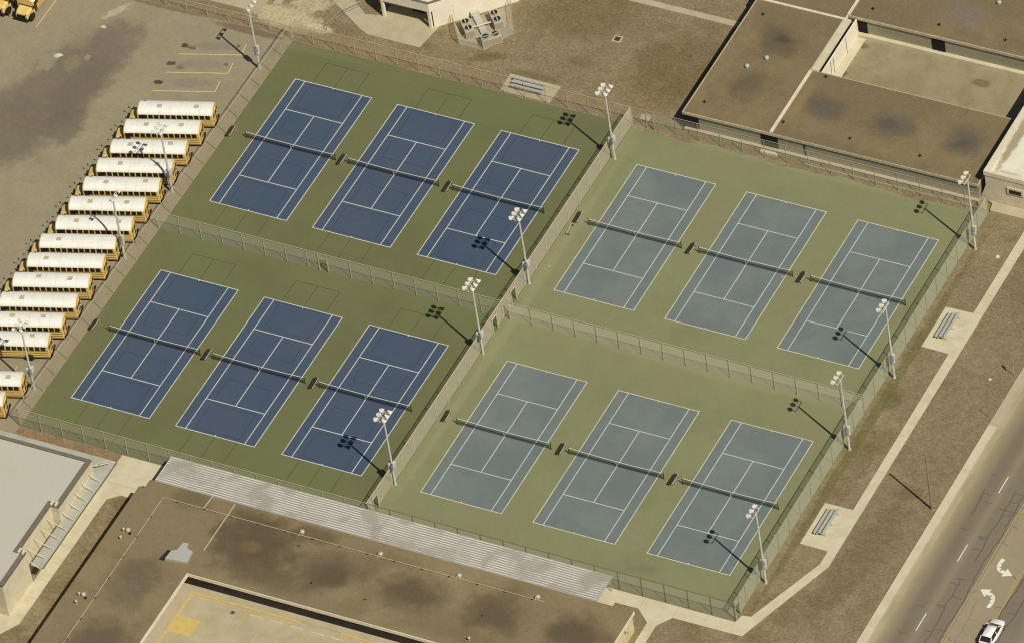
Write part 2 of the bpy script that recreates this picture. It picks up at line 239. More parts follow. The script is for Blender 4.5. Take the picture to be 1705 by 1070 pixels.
# ------------------------------------------------------------------ mesh helpers
class MB:
    def __init__(s): s.v = []; s.f = []; s.mi = []; s.cur = 0
    def add(s, vs, fs):
        n = len(s.v); s.v += [tuple(v) for v in vs]; s.f += [tuple(i + n for i in f) for f in fs]; s.mi += [s.cur] * len(fs); return s
    def box(s, x0, x1, y0, y1, z0, z1):
        return s.add([(x0, y0, z0), (x1, y0, z0), (x1, y1, z0), (x0, y1, z0), (x0, y0, z1), (x1, y0, z1), (x1, y1, z1), (x0, y1, z1)],
                     [(0, 3, 2, 1), (4, 5, 6, 7), (0, 1, 5, 4), (1, 2, 6, 5), (2, 3, 7, 6), (3, 0, 4, 7)])
    def bar(s, p, q, wd, ht, up=(0, 0, 1)):
        p = Vector(p); q = Vector(q); d = (q - p).normalized(); u = Vector(up)
        if abs(d.dot(u)) > .99: u = Vector((1, 0, 0))
        a = d.cross(u).normalized() * wd / 2; b = a.cross(d).normalized() * ht / 2
        vs = [p - a - b, p + a - b, p + a + b, p - a + b, q - a - b, q + a - b, q + a + b, q - a + b]
        return s.add(vs, [(0, 3, 2, 1), (4, 5, 6, 7), (0, 1, 5, 4), (1, 2, 6, 5), (2, 3, 7, 6), (3, 0, 4, 7)])
    def tube(s, p, q, r0, r1=None, n=8, cap=True):
        r1 = r0 if r1 is None else r1
        p = Vector(p); q = Vector(q); d = (q - p).normalized(); u = Vector((0, 0, 1)) if abs(d.z) < .95 else Vector((1, 0, 0))
        a = d.cross(u).normalized(); b = d.cross(a).normalized(); vs = []
        for c, r in ((p, r0), (q, r1)):
            for i in range(n):
                t = 2 * math.pi * i / n; vs.append(c + (a * math.cos(t) + b * math.sin(t)) * r)
        fs = [(i, (i + 1) % n, n + (i + 1) % n, n + i) for i in range(n)]
        if cap: fs += [tuple(range(n))[::-1], tuple(range(n, 2 * n))]
        return s.add(vs, fs)
    def lathe(s, p, d, prof, n=12):
        p = Vector(p); d = Vector(d).normalized(); u = Vector((0, 0, 1)) if abs(d.z) < .95 else Vector((1, 0, 0))
        a = d.cross(u).normalized(); b = d.cross(a).normalized(); vs = []
        for t, r in prof:
            for i in range(n):
                th = 2 * math.pi * i / n; vs.append(p + d * t + (a * math.cos(th) + b * math.sin(th)) * max(r, .002))
        m = len(prof); fs = [(k * n + i, k * n + (i + 1) % n, (k + 1) * n + (i + 1) % n, (k + 1) * n + i) for k in range(m - 1) for i in range(n)]
        fs += [tuple(range(n))[::-1], tuple(range((m - 1) * n, m * n))]
        return s.add(vs, fs)
    def prism(s, pts, z0, z1):
        n = len(pts)
        return s.add([(x, y, z0) for x, y in pts] + [(x, y, z1) for x, y in pts],
                     [tuple(range(n))[::-1], tuple(range(n, 2 * n))] + [(i, (i + 1) % n, n + (i + 1) % n, n + i) for i in range(n)])
    def sheet(s, pts, z): return s.add([(x, y, z) for x, y in pts], [tuple(range(len(pts)))])
    def rect(s, x0, x1, y0, y1, z): return s.sheet([(x0, y0), (x1, y0), (x1, y1), (x0, y1)], z)
    def strip(s, pts, wd, z):
        for a, b in zip(pts, pts[1:]):
            a = Vector(a); b = Vector(b); d = b - a
            if d.length < 1e-4: continue
            n = Vector((-d.y, d.x)).normalized() * wd / 2
            s.sheet([a - n, b - n, b + n, a + n], z)
        return s
    def loft(s, secs, cap=True):
        n = len(secs[0]); vs = [p for c in secs for p in c]; fs = []
        for k in range(len(secs) - 1):
            for i in range(n): fs.append((k * n + i, k * n + (i + 1) % n, (k + 1) * n + (i + 1) % n, (k + 1) * n + i))
        if cap: fs += [tuple(range(n))[::-1], tuple(range((len(secs) - 1) * n, len(secs) * n))]
        return s.add(vs, fs)
    def build(s, name, m, parent=None, world=False, smooth=False, bevel=0):
        me = bpy.data.meshes.new(name); off = Vector((0, 0, 0))
        if parent is not None and world: off = LOC.get(parent.name, Vector((0, 0, 0)))
        me.from_pydata([tuple(Vector(v) - off) for v in s.v], [], s.f)
        ms = m if isinstance(m, (list, tuple)) else [m]
        for x in ms: me.materials.append(M[x])
        for p_, i in zip(me.polygons, s.mi): p_.material_index = i; p_.use_smooth = smooth
        me.update()
        import bmesh
        bm = bmesh.new(); bm.from_mesh(me); bmesh.ops.recalc_face_normals(bm, faces=bm.faces)
        if not any(f for f in bm.faces if False): pass
        bm.to_mesh(me); bm.free()
        o = bpy.data.objects.new(name, me); COL.objects.link(o)
        if parent is not None: o.parent = parent; LOC[o.name] = off
        if bevel:
            b = o.modifiers.new('bevel', 'BEVEL'); b.width = bevel; b.segments = 2; b.limit_method = 'ANGLE'
        return o
LOC = {}
def struct(o, label=None):
    o['kind'] = 'structure'
    return o
def tag(o, label, cat, group=None):
    o['label'] = label; o['category'] = cat
    if group: o['group'] = group
    return o
def thing(name, label, cat, loc=(0, 0, 0), rz=0.0, group=None):
    o = bpy.data.objects.new(name, None); COL.objects.link(o); o.location = loc; o.rotation_euler = (0, 0, rz)
    o.empty_display_size = .5; LOC[o.name] = Vector(loc); return tag(o, label, cat, group)
def dup(o, parent=None):
    c = o.copy(); COL.objects.link(c); c.parent = parent
    for ch in o.children: dup(ch, c)
    return c
def flat_up(o):
    me = o.data
    for p in me.polygons:
        if p.normal.z < 0: p.flip()
    return o

# ------------------------------------------------------------------ ground, lots, courts
struct(flat_up(MB().rect(-1500, 1500, -1500, 2500, 0).build('ground', 'grass')))
struct(flat_up(MB().rect(-140, -4.62, -60, 67.5, .012).build('bus_lot', 'lot')))
struct(flat_up(MB().rect(-4.61, -3.66, -60, 67.9, .016).build('lot_edge_pavement', 'strip')))
X0, XM, X1, Y0, YM, Y1 = -3.65, 44.9, 94.0, -6.5, 30.35, 67.1
# wavy dirt-eaten north edge of the pale courts
def wavy(x0, x1, y, amp):
    n = 60; random.seed(int(x0 * 7) % 97); ph = [random.uniform(0, 6.3) for _ in range(4)]
    return [(x0 + (x1 - x0) * i / n, y - amp * (.5 + .3 * math.sin(i * .31 + ph[0]) + .2 * math.sin(i * .83 + ph[1]) + .08 * math.sin(i * 2.1 + ph[2]))) for i in range(n + 1)]
def slab(name, x0, x1, y0, y1, m, amp):
    pts = [(x0, y0), (x1, y0)] + wavy(x0, x1, y1, amp)[::-1]
    return struct(MB().prism(pts, -.05, .03).build(name, m))
slab('court_pavement', X0, XM, Y0, Y1, 'dgreen', .2)
slab('court_pavement', XM + .01, X1, Y0, Y1, 'lgreen', .8)
CX = [0.05, 14.735, 29.51, 48.6, 63.85, 79.15]; CY = [0.0, 36.93]; W, L = 10.97, 23.77
def court(x, y, left):
    base = 'blue' if left else 'pale'; z = .034
    c = MB()
    if left: c.rect(x, x + W, y, y + L, z)
    else:
        c.rect(x + 1.37, x + W - 1.37, y, y + L, z); c.cur = 1
        c.rect(x, x + 1.37, y, y + L, z); c.rect(x + W - 1.37, x + W, y, y + L, z)
    c = flat_up(c.build('tennis_court', [base, base if left else 'palealley'])); struct(c)
    lw = .12; h = .06; zl = .040; o = MB(); i = MB()
    o.rect(x - h, x + h, y - h, y + L + h, zl); o.rect(x + W - h, x + W + h, y - h, y + L + h, zl)
    for yy in (y, y + L): o.rect(x + h, x + W - h, yy - .06, yy + .06, zl)
    xi0, xi1 = x + 1.37, x + W - 1.37; ym = y + L / 2
    for xx in (xi0, xi1): i.rect(xx - h, xx + h, y + .06, y + L - .06, zl)
    for yy in (ym - 6.4, ym + 6.4): i.rect(xi0 + h, xi1 - h, yy - h, yy + h, zl)
    i.rect(x + W / 2 - h, x + W / 2 + h, ym - 6.4 + h, ym + 6.4 - h, zl)
    for yy, s_ in ((y, 1), (y + L, -1)): i.rect(x + W / 2 - h, x + W / 2 + h, min(yy + s_ * .06, yy + s_ * .25), max(yy + s_ * .06, yy + s_ * .25), zl)
    flat_up(o.build('boundary_line', 'line' if left else 'lineL', c)); flat_up(i.build('service_line', 'line' if left else 'lineP', c))
    if left:
        q = MB(); qb = MB(); t = .075; zq = .037; a, b_, m_ = x + 2.45, x + 8.6, x + 5.5
        yt = y + 27.75
        q.rect(a, b_, yt - t, yt, zq)
        for xx in (a, m_, b_): q.rect(xx - t / 2, xx + t / 2, y + L + .07, yt - t, zq)
        yb = y - 3.85 if y > 10 else y - 6.1
        for xx in (a + .1, m_ + .05, b_): q.rect(xx - t / 2, xx + t / 2, yb, y - .07, zq)
        for (ya, yc) in ((.45, 4.9), (18.9, 23.45)):
            for yy in (ya, yc): qb.rect(a, b_, y + yy, y + yy + t, zq)
            for xx in (a, b_): qb.rect(xx - t, xx, y + ya + t, y + yc, zq)
        for (ya, yc) in ((5.75, 9.4), (14.4, 17.5)):
            yy = yc if ya < 9 else ya
            qb.rect(a, b_, y + yy, y + yy + t, zq)
            for xx in (a, b_): qb.rect(xx - t, xx, y + (ya if ya < 9 else ya + t), y + (yc if ya < 9 else yc), zq)
        flat_up(q.build('practice_line', 'qline', c)); flat_up(qb.build('inner_practice_line', 'qlineb', c))
for j, y in enumerate(CY):
    for i, x in enumerate(CX): court(x, y, i < 3)

# concrete walks
def walk(name, pts, m='conc', z=.05): return struct(MB().prism(pts, -.05, z).build(name, m))
walk('pavement', [(10.85, -6.75), (10.75, -10), (10.72, -35.55), (0, -35.6), (0, -38.9), (10.9, -38.9), (12.5, -36.3), (12.58, -14.1), (13.9, -12.95), (15.25, -12.95), (17.9, -12.4), (79.05, -12.4), (79.05, -8.66), (82.1, -8.63), (84.15, -10.4), (84.15, -40), (85.35, -40), (85.35, -10.4), (86.65, -8.63), (95.75, -8.55), (97.95, -2.34), (100.7, 5.28), (100.7, 80), (99.5, 80), (99.45, 50.35), (95.78, 50.25), (95.78, 43.0), (99.45, 42.95), (99.52, 14.86), (95.84, 14.8), (95.84, 7.62), (99.52, 7.6), (99.55, 5.35), (95.45, -5.3), (94.3, -5.5), (94.05, -6.72), (16.1, -6.72)])
j = MB()
for xx in (82.2, 86.6, 90.5, 94): j.rect(xx, xx + .04, -8.5, -6.8, .054)
for yy in [-35 + 3.05 * k for k in range(7)]: j.rect(10.8, 12.5, yy, yy + .04, .054)
for yy in [9 + 3.2 * k for k in range(18)]: j.rect(99.56, 100.64, yy, yy + .03, .054)
for yy in (10.2, 12.5, 45.5, 47.9): j.rect(95.9, 99.5, yy, yy + .03, .054)
j.rect(10.9, 16.0, -11.4, -11.36, .054)
struct(flat_up(j.build('pavement_joint', 'joint')))
walk('concrete_slab', [(26.0, 67.3), (33.1, 67.3), (33.15, 70.5), (25.9, 70.6)], 'conc2')
walk('school_path', [(5.0, 71.25), (12.6, 71.2), (13.2, 75.6), (13.2, 79), (5.4, 79), (5.3, 75.1), (3.0, 74.6), (.3, 76.7), (-6, 82), (-8.5, 81), (-2.4, 75.7), (3.6, 71.9)], 'conc2')
walk('service_pad', [(14.8, 76.6), (17.1, 73.4), (20.7, 73.3), (23.0, 77.6), (20.2, 82.2)], 'padconc', .08)
walk('lot_pavement', [(-60, 70.3), (-12, 70.4), (-10.4, 71.1), (-10, 74), (-30, 90), (-60, 90)], 'conc2')
walk('lot_pavement', [(-9.4, 72.5), (-8.4, 72.7), (-8.0, 77), (-9.0, 77)], 'conc2')
walk('dirt_path', [(35, 88.0), (40.5, 88.0), (51.5, 87.9), (51.5, 88.9), (38.4, 88.95), (20, 89.2), (20, 88.2)], 'conc2', .012)
walk('wall_apron', [(94.1, 67.35), (130, 67.35), (130, 68.95), (93.1, 68.95), (93.9, 68.6)], 'conc2', .35)
walk('stepping_stone', [(45.3, 68.3), (46.6, 68.3), (46.5, 69.4), (45.2, 69.3)], 'soil', .06)

# bus stall lines
ang = R(17.3); dx, dy = math.cos(ang), math.sin(ang); s_ = MB()
for k in range(0, 24):
    yy = 62.44 - 3.64 * k; xe = -8.75
    if k < 3 or k > 14: s_.strip([(xe - 8.2 * dx, yy - 8.2 * dy), (xe, yy)], .15, .018); s_.strip([(xe - .02, yy + .06), (xe - .3, yy + 2.0)], .15, .0181)
s_.strip([(-36.8, 58.4), (-36.75, 82)], .14, .018)
s_.strip([(-44.5, 50.3), (-44.2, 48.4)], .12, .018)
struct(flat_up(s_.build('parking_line', 'yel_line')))

# road
struct(flat_up(MB().rect(111.0, 135.0, -300, 500, .02).build('road', 'road')))
struct(MB().box(110.3, 111.0, -300, 500, -.05, .045).build('gutter', 'gutter'))
struct(MB().box(109.05, 110.2, -300, 33.4, -.05, .12).build('roadside_pavement', 'conc'))
struct(MB().box(109.05, 110.2, 33.4, 500, -.05, .12).build('roadside_pavement', 'conc2'))
struct(MB().box(110.2, 110.32, -300, 500, -.05, .14).build('kerb', 'conc2'))
m_ = MB()
for k in range(-6, 12):
    m_.rect(114.78, 114.9, 11.3 + 12 * k, 14.25 + 12 * k, .026); m_.rect(128.0, 128.12, 8.3 + 12 * k, 11.2 + 12 * k, .026)
# two facing left-turn arrows in the centre lane
def curved(pts, wd, tip):
    for a, b in zip(pts, pts[1:]):
        a = Vector(a); b = Vector(b); d = (b - a).normalized(); n = Vector((-d.y, d.x)) * wd / 2
        m_.sheet([a - n - d * .02, b - n, b + n, a + n - d * .02], .026)
    e = Vector(pts[-1]); d = (e - Vector(pts[-2])).normalized(); n = Vector((-d.y, d.x))
    m_.sheet([e - n * .72, e + d * tip, e + n * .72], .0262)
curved([(119.85, 13.5), (119.75, 12.7), (119.85, 12.1), (120.2, 11.6), (120.85, 11.5)], .5, 1.15)
curved([(121.35, 5.6), (121.45, 6.4), (121.35, 7.1), (121.0, 7.6), (120.4, 7.75)], .5, 1.15)
struct(flat_up(m_.build('road_marking', 'roadwhite')))
m_ = MB()
m_.rect(118.38, 118.5, -300, 500, .0255); m_.rect(122.92, 123.04, -300, 500, .0255)
for k in range(-5, 12): m_.rect(118.72, 118.84, 8.5 + 12 * k, 11.9 + 12 * k, .0255); m_.rect(122.6, 122.72, 8.6 + 12 * k, 12 + 12 * k, .0255)
struct(flat_up(m_.build('centre_lane_marking', 'roadyel')))
random.seed(21)
ck = MB()
def crack(x, y0, y1, side=.5, w_=.12):
    y = y0; pts = [(x, y)]
    while y < y1:
        y += random.uniform(.35, .8); x += random.uniform(-.16, .16); pts.append((x, y))
        if random.random() < .22:
            s2 = random.choice((-1, 1)); ck.strip([(x, y), (x + s2 * random.uniform(.4, .9), y + random.uniform(-.3, .3)), (x + s2 * random.uniform(1.0, 1.5), y + random.uniform(-.3, .3))], w_ * .7, .0235)
    ck.strip(pts, w_, .0232)
crack(117.9, -20, 60); crack(116.6, -6, 8); crack(123.8, -20, 60); crack(124.9, -8, 40); crack(116.8, 12, 24); crack(116.9, 27, 38); crack(113.2, 19, 23); crack(120.6, -10, 6, w_=.04)
for x, y in ((113.0, 16.5), (112.6, 26), (115.9, 8.8), (113.2, 3.2), (115.4, 4.1), (113.9, 21.5), (115.5, 16), (112.9, -1.5), (116.0, 21)):
    ck.strip([(x, y), (x + .5, y - .1), (x + 1.0, y + .1)], .1, .0238)
struct(flat_up(ck.build('road_crack', 'crack')))

# ------------------------------------------------------------------ fences
def fence(name, label, p, q, chain_m, post_m, h=3.05, step=3.05, mid=False, gaps=(), n0=0.0, brace=True, group=None):
    p = Vector((*p, 0)); q = Vector((*q, 0)); d = (q - p); Ln = d.length; d.normalize()
    t = thing(name, label, 'fence', tuple(p), 0, group)
    r = .045; n = max(1, round(Ln / step)); st = Ln / n
    skip = [k for k in range(n + 1)]
    pm = MB().tube((0, 0, 0), (0, 0, h), r, n=6); first = None
    locs = [k * st for k in range(n + 1)]
    for a, b in gaps: locs = [s0 for s0 in locs if not (a - .7 < s0 < b + .7)] + [a, b]
    for s0 in locs:
        if first is None: first = pm.build('post', post_m, t); first.location = d * s0
        else:
            c = first.copy(); COL.objects.link(c); c.parent = t; c.location = d * s0
    MB().tube((0, 0, h + .01), tuple(d * Ln + Vector((0, 0, h + .01))), .04, n=6).build('top_rail', post_m, t)
    if mid:
        MB().tube((0, 0, h * .5), tuple(d * Ln + Vector((0, 0, h * .5))), .025, n=6).build('mid_rail', post_m, t)
    cm = MB(); nrm = Vector((-d.y, d.x, 0)) * .06
    segs = []; s0 = 0.0
    for a, b in sorted(gaps): segs += [(s0, a, 0.05, h), (a, b, 2.2, h)]; s0 = b
    segs.append((s0, Ln, .05, h))
    for a, b, z0, z1 in segs:
        A = d * a + nrm; B = d * b + nrm
        cm.add([(A.x, A.y, z0), (B.x, B.y, z0), (B.x, B.y, z1), (A.x, A.y, z1)], [(0, 1, 2, 3)])
    cm.build('chain_link_mesh', chain_m, t)
    for a, b in gaps:
        g = MB(); A = d * a; B = d * b
        g.tube((A.x, A.y, 2.2), (B.x, B.y, 2.2), .05, n=6)
        for P in (A, B): g.tube((P.x + .06, P.y, 0), (P.x + .06, P.y, h), .06, n=6)
        g.build('gate_frame', post_m, t)
    return t
fence('chain_link_fence', 'tall open chain-link fence between the school buses and the blue courts', (X0, Y0), (X0, Y1), 'chain_thin', 'steeltan')
fence('chain_link_fence', 'tall open chain-link fence along the far end of the blue courts', (X0, Y1 + .05), (XM, Y1 + .05), 'chain_thin', 'steeltan')
fence('chain_link_fence', 'tall chain-link fence between the pale courts and the long flat-roofed school wing', (XM + .1, Y1 + .05), (X1, Y1 + .05), 'chain_north', 'steel', gaps=((1.9, 2.9),))
fence('chain_link_fence', 'tall dusty chain-link fence running lengthwise between blue courts and pale courts', (XM, Y0), (XM, Y1), 'chain_mid', 'steelpale', gaps=((1.4, 2.6), (34.0, 35.2), (39.2, 40.4)))
fence('chain_link_fence', 'tall chain-link fence beside the grass strip and walkway with two bleachers', (X1, Y0), (X1, Y1), 'chain_east', 'steel', gaps=((.15, 1.2),), mid=False)
fence('chain_link_fence', 'tall chain-link fence at the near end of the blue courts beside the metal canopy', (X0, Y0), (XM, Y0), 'chain_south', 'steeltan')
fence('chain_link_fence', 'tall chain-link fence with green posts at the near end of the pale courts', (XM + .1, Y0), (X1, Y0), 'chain_south', 'steelgreen')
fence('chain_link_fence', 'crosswise chain-link fence with a doorway dividing the upper and lower blue courts', (X0, YM), (XM, YM), 'chain_ew', 'steeltan', gaps=((22.8, 24.05),))
fence('chain_link_fence', 'crosswise tan chain-link fence dividing the upper and lower pale courts', (XM + .9, YM), (X1, YM), 'chain_pale', 'steeltan', mid=False)
fence('lot_fence', 'low chain-link fence along the weedy top edge of the bus lot', (-44, 67.75), (-4.2, 67.75), 'chain_thin', 'steeltan', h=1.8)
c_ = [(14.75, 76.55), (17.1, 73.45), (20.7, 73.35), (23.0, 77.6), (20.4, 82.0)]
t = thing('enclosure_fence', 'low chain-link enclosure around the rooftop-style cooling units behind the cream building', 'fence', (14.75, 76.55, 0))
t['label'] = 'low chain-link enclosure around the three cooling units beside the cream building'
for a, b in zip(c_, c_[1:]):
    MB().tube((*a, 0), (*a, 1.8), .04, n=6).build('post', 'steel', t, world=True)
    MB().tube((*a, 1.8), (*b, 1.8), .03, n=6).build('top_rail', 'steel', t, world=True)
    MB().add([(*a, .05), (*b, .05), (*b, 1.78), (*a, 1.78)], [(0, 1, 2, 3)]).build('chain_link_mesh', 'chain_north', t, world=True)
MB().tube((*c_[-1], 0), (*c_[-1], 1.8), .04, n=6).build('post', 'steel', t, world=True)
t = thing('handrail', 'dark pipe handrail climbing beside the path to the cream building', 'handrail', (-.3, 70.3, 0))
hr = [(-.3, 70.2), (.1, 72.2), (.6, 73.6), (2.0, 75.6)]
for a, b in zip(hr, hr[1:]): MB().tube((*a, 1.1), (*b, 1.1), .045, n=6).build('rail', 'steel', t, world=True); MB().tube((*a, .55), (*b, .55), .03, n=6).build('rail', 'steel', t, world=True)
for a in hr: MB().tube((*a, 0), (*a, 1.1), .045, n=6).build('post', 'steel', t, world=True)

# ------------------------------------------------------------------ tennis nets
def make_net():
    t = thing('tennis_net', 'x', 'net')
    for x in (-.92, 11.89): MB().tube((x, 0, 0), (x, 0, 1.1), .05, n=8).lathe((x, 0, 1.1), (0, 0, 1), [(0, .06), (.04, .06), (.06, .02)], 8).build('net_post', 'dkgreen', t)
    n = MB(); N = 24; top = [(-.87 + 12.71 * k / N) for k in range(N + 1)]
    hz = lambda x: .915 + .155 * ((x - 5.485) / 6.4) ** 2
    for a, b in zip(top, top[1:]): n.add([(a, 0, .04), (b, 0, .04), (b, 0, hz(b)), (a, 0, hz(a))], [(0, 1, 2, 3)])
    n.build('netting', 'net', t)
    b_ = MB()
    for a, b in zip(top, top[1:]): b_.add([(a, -.03, hz(a) - .07), (b, -.03, hz(b) - .07), (b, -.03, hz(b)), (a, -.03, hz(a)), (a, .03, hz(a) - .07), (b, .03, hz(b) - .07), (b, .03, hz(b)), (a, .03, hz(a))], [(0, 1, 2, 3), (4, 7, 6, 5), (3, 2, 6, 7), (0, 4, 5, 1)])
    b_.build('headband', 'nettape', t)
    MB().box(5.455, 5.515, -.02, .02, .0, .86).build('centre_strap', 'line', t)
    return t
qn = {(0, 1): 'upper blue', (1, 1): 'upper blue', (2, 1): 'upper blue', (3, 1): 'upper pale', (4, 1): 'upper pale', (5, 1): 'upper pale'}
POS = ['the left', 'the middle', 'the right']
def cname(i, j): return POS[i % 3] + ' court of the three ' + ('upper' if j else 'lower') + (' blue' if i < 3 else ' pale') + ' courts'
net0 = make_net()
for j, y in enumerate(CY):
    for i, x in enumerate(CX):
        o = net0 if (i, j) == (0, 0) else dup(net0)
        o.location = (x, y + L / 2, .034); o['label'] = 'dark tennis net across ' + cname(i, j); o['group'] = 'nets across the tennis courts'

# ------------------------------------------------------------------ benches by the nets
def make_bench():
    t = thing('bench', 'x', 'bench')
    s1 = MB()
    for k in range(3): s1.box(-.26 + .14 * k, -.15 + .14 * k, -.95, .95, .43, .47)
    s1.build('seat', 'benchdark', t)
    MB().box(.23, .30, -.98, .98, .40, .46).build('rail', 'alu', t)
    for y in (-.75, .75):
        MB().bar((-.22, y, .43), (-.22, y, 0), .06, .05).bar((.2, y, .43), (.26, y, 0), .06, .05).build('leg', 'benchdark', t)
        MB().box(-.27, .52, y - .04, y + .04, .0, .05).build('foot', 'steel', t)
    return t
b0 = make_bench()
BX = [(-2.9, 0), (12.75, 0), (27.75, 0), (45.9, .4), (61.75, 0), (76.95, -.1)]
who = ['against the fence by the buses', 'between the nets of the left and middle blue courts', 'between the nets of the middle and right blue courts',
       'at the lengthwise fence beside the pale courts', 'between the nets of the left and middle pale courts', 'between the nets of the middle and right pale courts']
first = True
for j, y in ((1, 48.9), (0, 12.0)):
    for i, (x, d) in enumerate(BX):
        o = b0 if first else dup(b0); first = False
        if i == 0: x = -3.2
        o.location = (x, y + d, .034); o.rotation_euler.z = random.uniform(-.06, .06)
        o['label'] = 'dark slatted bench ' + who[i] + (', upper row' if j else ', lower row'); o['group'] = 'benches beside the nets'
t = thing('fallen_bench', 'dark bench lying tipped over beside the upright one at the lengthwise fence', 'bench', (45.6, 47.3, .034), .12)
MB().box(-.1, .08, -.95, .95, .12, .18).build('seat', 'steel', t)
MB().box(-.2, .4, -.98, -.86, 0, .12).build('leg', 'benchdark', t); MB().box(.2, .34, .6, .74, 0, .2).build('leg', 'benchdark', t)

# ------------------------------------------------------------------ floodlight poles
def lamp_bell(p, d, k=1.0): return MB().lathe(p, d, [(a * k, b * k) for a, b in [(-.34, .08), (-.18, .13), (-.05, .21), (.12, .29), (.2, .32), (.22, .32)]], 12)
def make_pole(kind, h, ks=1.0):
    t = thing('floodlight_pole', 'x', 'floodlight pole')
    MB().tube((0, 0, 0), (0, 0, .12), .22, n=12).build('base', 'conc2', t)
    MB().tube((0, 0, .12), (0, 0, h - .6), .16, .1, n=12).build('pole', 'polepaint', t)
    if kind == 'double':
        sides = (-1, 1); ys = (-.8, 0, .8)
    elif kind == 'left': sides = (-1,); ys = (-.85, 0, .85)
    else: sides = (1,); ys = (-.85, 0, .85)
    arm = MB()
    arm.tube((0, -.95, h - .6), (0, .95, h - .6), .05, n=6)
    for s in sides:
        for y in ys: arm.tube((0, y, h - .6), (s * .42, y, h - .35), .035, n=6)
        if kind == 'double': arm.bar((s * .28, -.95, h - .47), (s * .28, .95, h - .47), .05, .05)
    arm.build('crossarm', 'polepaint', t)
    for s in sides:
        for y in ys:
            dv = Vector((s * .78, random.uniform(-.12, .12), -.62)); P = Vector((s * .5, y, h - .28))
            l = lamp_bell(P, dv, ks).build('lamp', 'lamp', t, smooth=True)
            e = P + dv.normalized() * .225 * ks; MB().lathe(tuple(e), tuple(dv), [(0, .3 * ks), (.03, .27 * ks), (.05, .1 * ks)], 12).build('lens', 'lens', l)
    if kind == 'double':
        MB().box(-.42, -.16, -.3, .3, 2.9, 3.75).build('ballast_box', 'ballast', t, bevel=.02); MB().box(.16, .42, -.3, .3, 3.2, 4.05).build('ballast_box', 'ballast', t, bevel=.02)
        MB().box(-.1, .14, -.42, -.16, 2.7, 3.6).build('switch_box', 'bluebox', t)
        MB().tube((-.3, 0, 0), (-.3, 0, 2.9), .06, n=6).build('conduit', 'ballast', t)
    else:
        s = 1 if kind == 'left' else -1
        MB().box(.14, .4, -.2, .2, 3.3, 4.1).box(.14, .34, -.18, .18, 2.6, 3.1).build('ballast_box', 'ballast', t, bevel=.02)
        MB().box(-.18, -.1, -.28, -.1, 2.5, 3.9).build('switch_box', 'bluebox', t)
    return t
pl = []
P2 = make_pole('double', 12.2); PL = make_pole('left', 12.4); PW = make_pole('double', 11.3, .78); PR = make_pole('right', 11.3, .85)
ordn = ['nearest the viewer', 'second nearest the viewer', 'third nearest the viewer', 'farthest from the viewer']
used = set()
def putpole(src, x, y, label):
    o = src if src.name not in used else dup(src); used.add(src.name)
    o.location = (x, y, 0); o['label'] = label; o['group'] = 'floodlight poles around the courts'
for k, (x, y) in enumerate(((45.15, .05), (45.25, 23.9), (45.2, 36.9), (45.5, 60.7))):
    putpole(P2, x, y, 'six-lamp floodlight pole on the lengthwise middle fence, ' + ordn[k])
for k, (x, y) in enumerate(((94.75, .35), (94.85, 24.0), (94.9, 37.0), (95.1, 60.7))):
    putpole(PL, x, y, 'three-lamp floodlight pole outside the fence by the grass strip, ' + ordn[k])
for k, (src, x, y) in enumerate(((PW, -5.0, -.3), (PR, -5.25, 24.1), (PW, -5.2, 36.8), (PR, -5.25, 60.9))):
    putpole(src, x, y, ('six-lamp' if src is PW else 'three-lamp') + ' floodlight pole between the buses and the blue courts, ' + ordn[k])

# ------------------------------------------------------------------ small bleachers
def bleacher(loc, rz, Ln, label):
    t = thing('bleacher', label, 'bleacher', loc, rz, 'small aluminium bleachers')
    for k in range(3):
        y = .62 * k; z = .44 + .2 * k
        MB().box(-Ln / 2, Ln / 2, y, y + .34, z, z + .05).build('seat_plank', 'alu', t)
        if k: MB().box(-Ln / 2, Ln / 2, y - .24, y - .02, z - .28, z - .23).build('foot_plank', 'alu', t)
    for x in (-Ln / 2 + .3, 0, Ln / 2 - .3):
        f = MB(); f.bar((x, 0, .06), (x, 1.6, .06), .05, .06)
        for k in range(3): f.bar((x, .62 * k + .15, .06), (x, .62 * k + .15, .44 + .2 * k), .05, .05)
        f.bar((x, .1, .1), (x, 1.45, .8), .04, .05); f.build('frame', 'steel', t)
    return t
bleacher((29.4, 68.0, .05), 0, 4.6, 'three-row bleacher on the concrete slab behind the upper blue courts')
bleacher((96.75, 11.6, .05), R(-90), 4.3, 'three-row bleacher on the lower concrete pad beside the walkway')
bleacher((96.75, 46.95, .05), R(-90), 4.4, 'three-row bleacher on the upper concrete pad beside the walkway')
for o in bpy.data.objects:
    if o.name.startswith('bleacher') and o.location.x > 90: o.rotation_euler.z = R(-90)

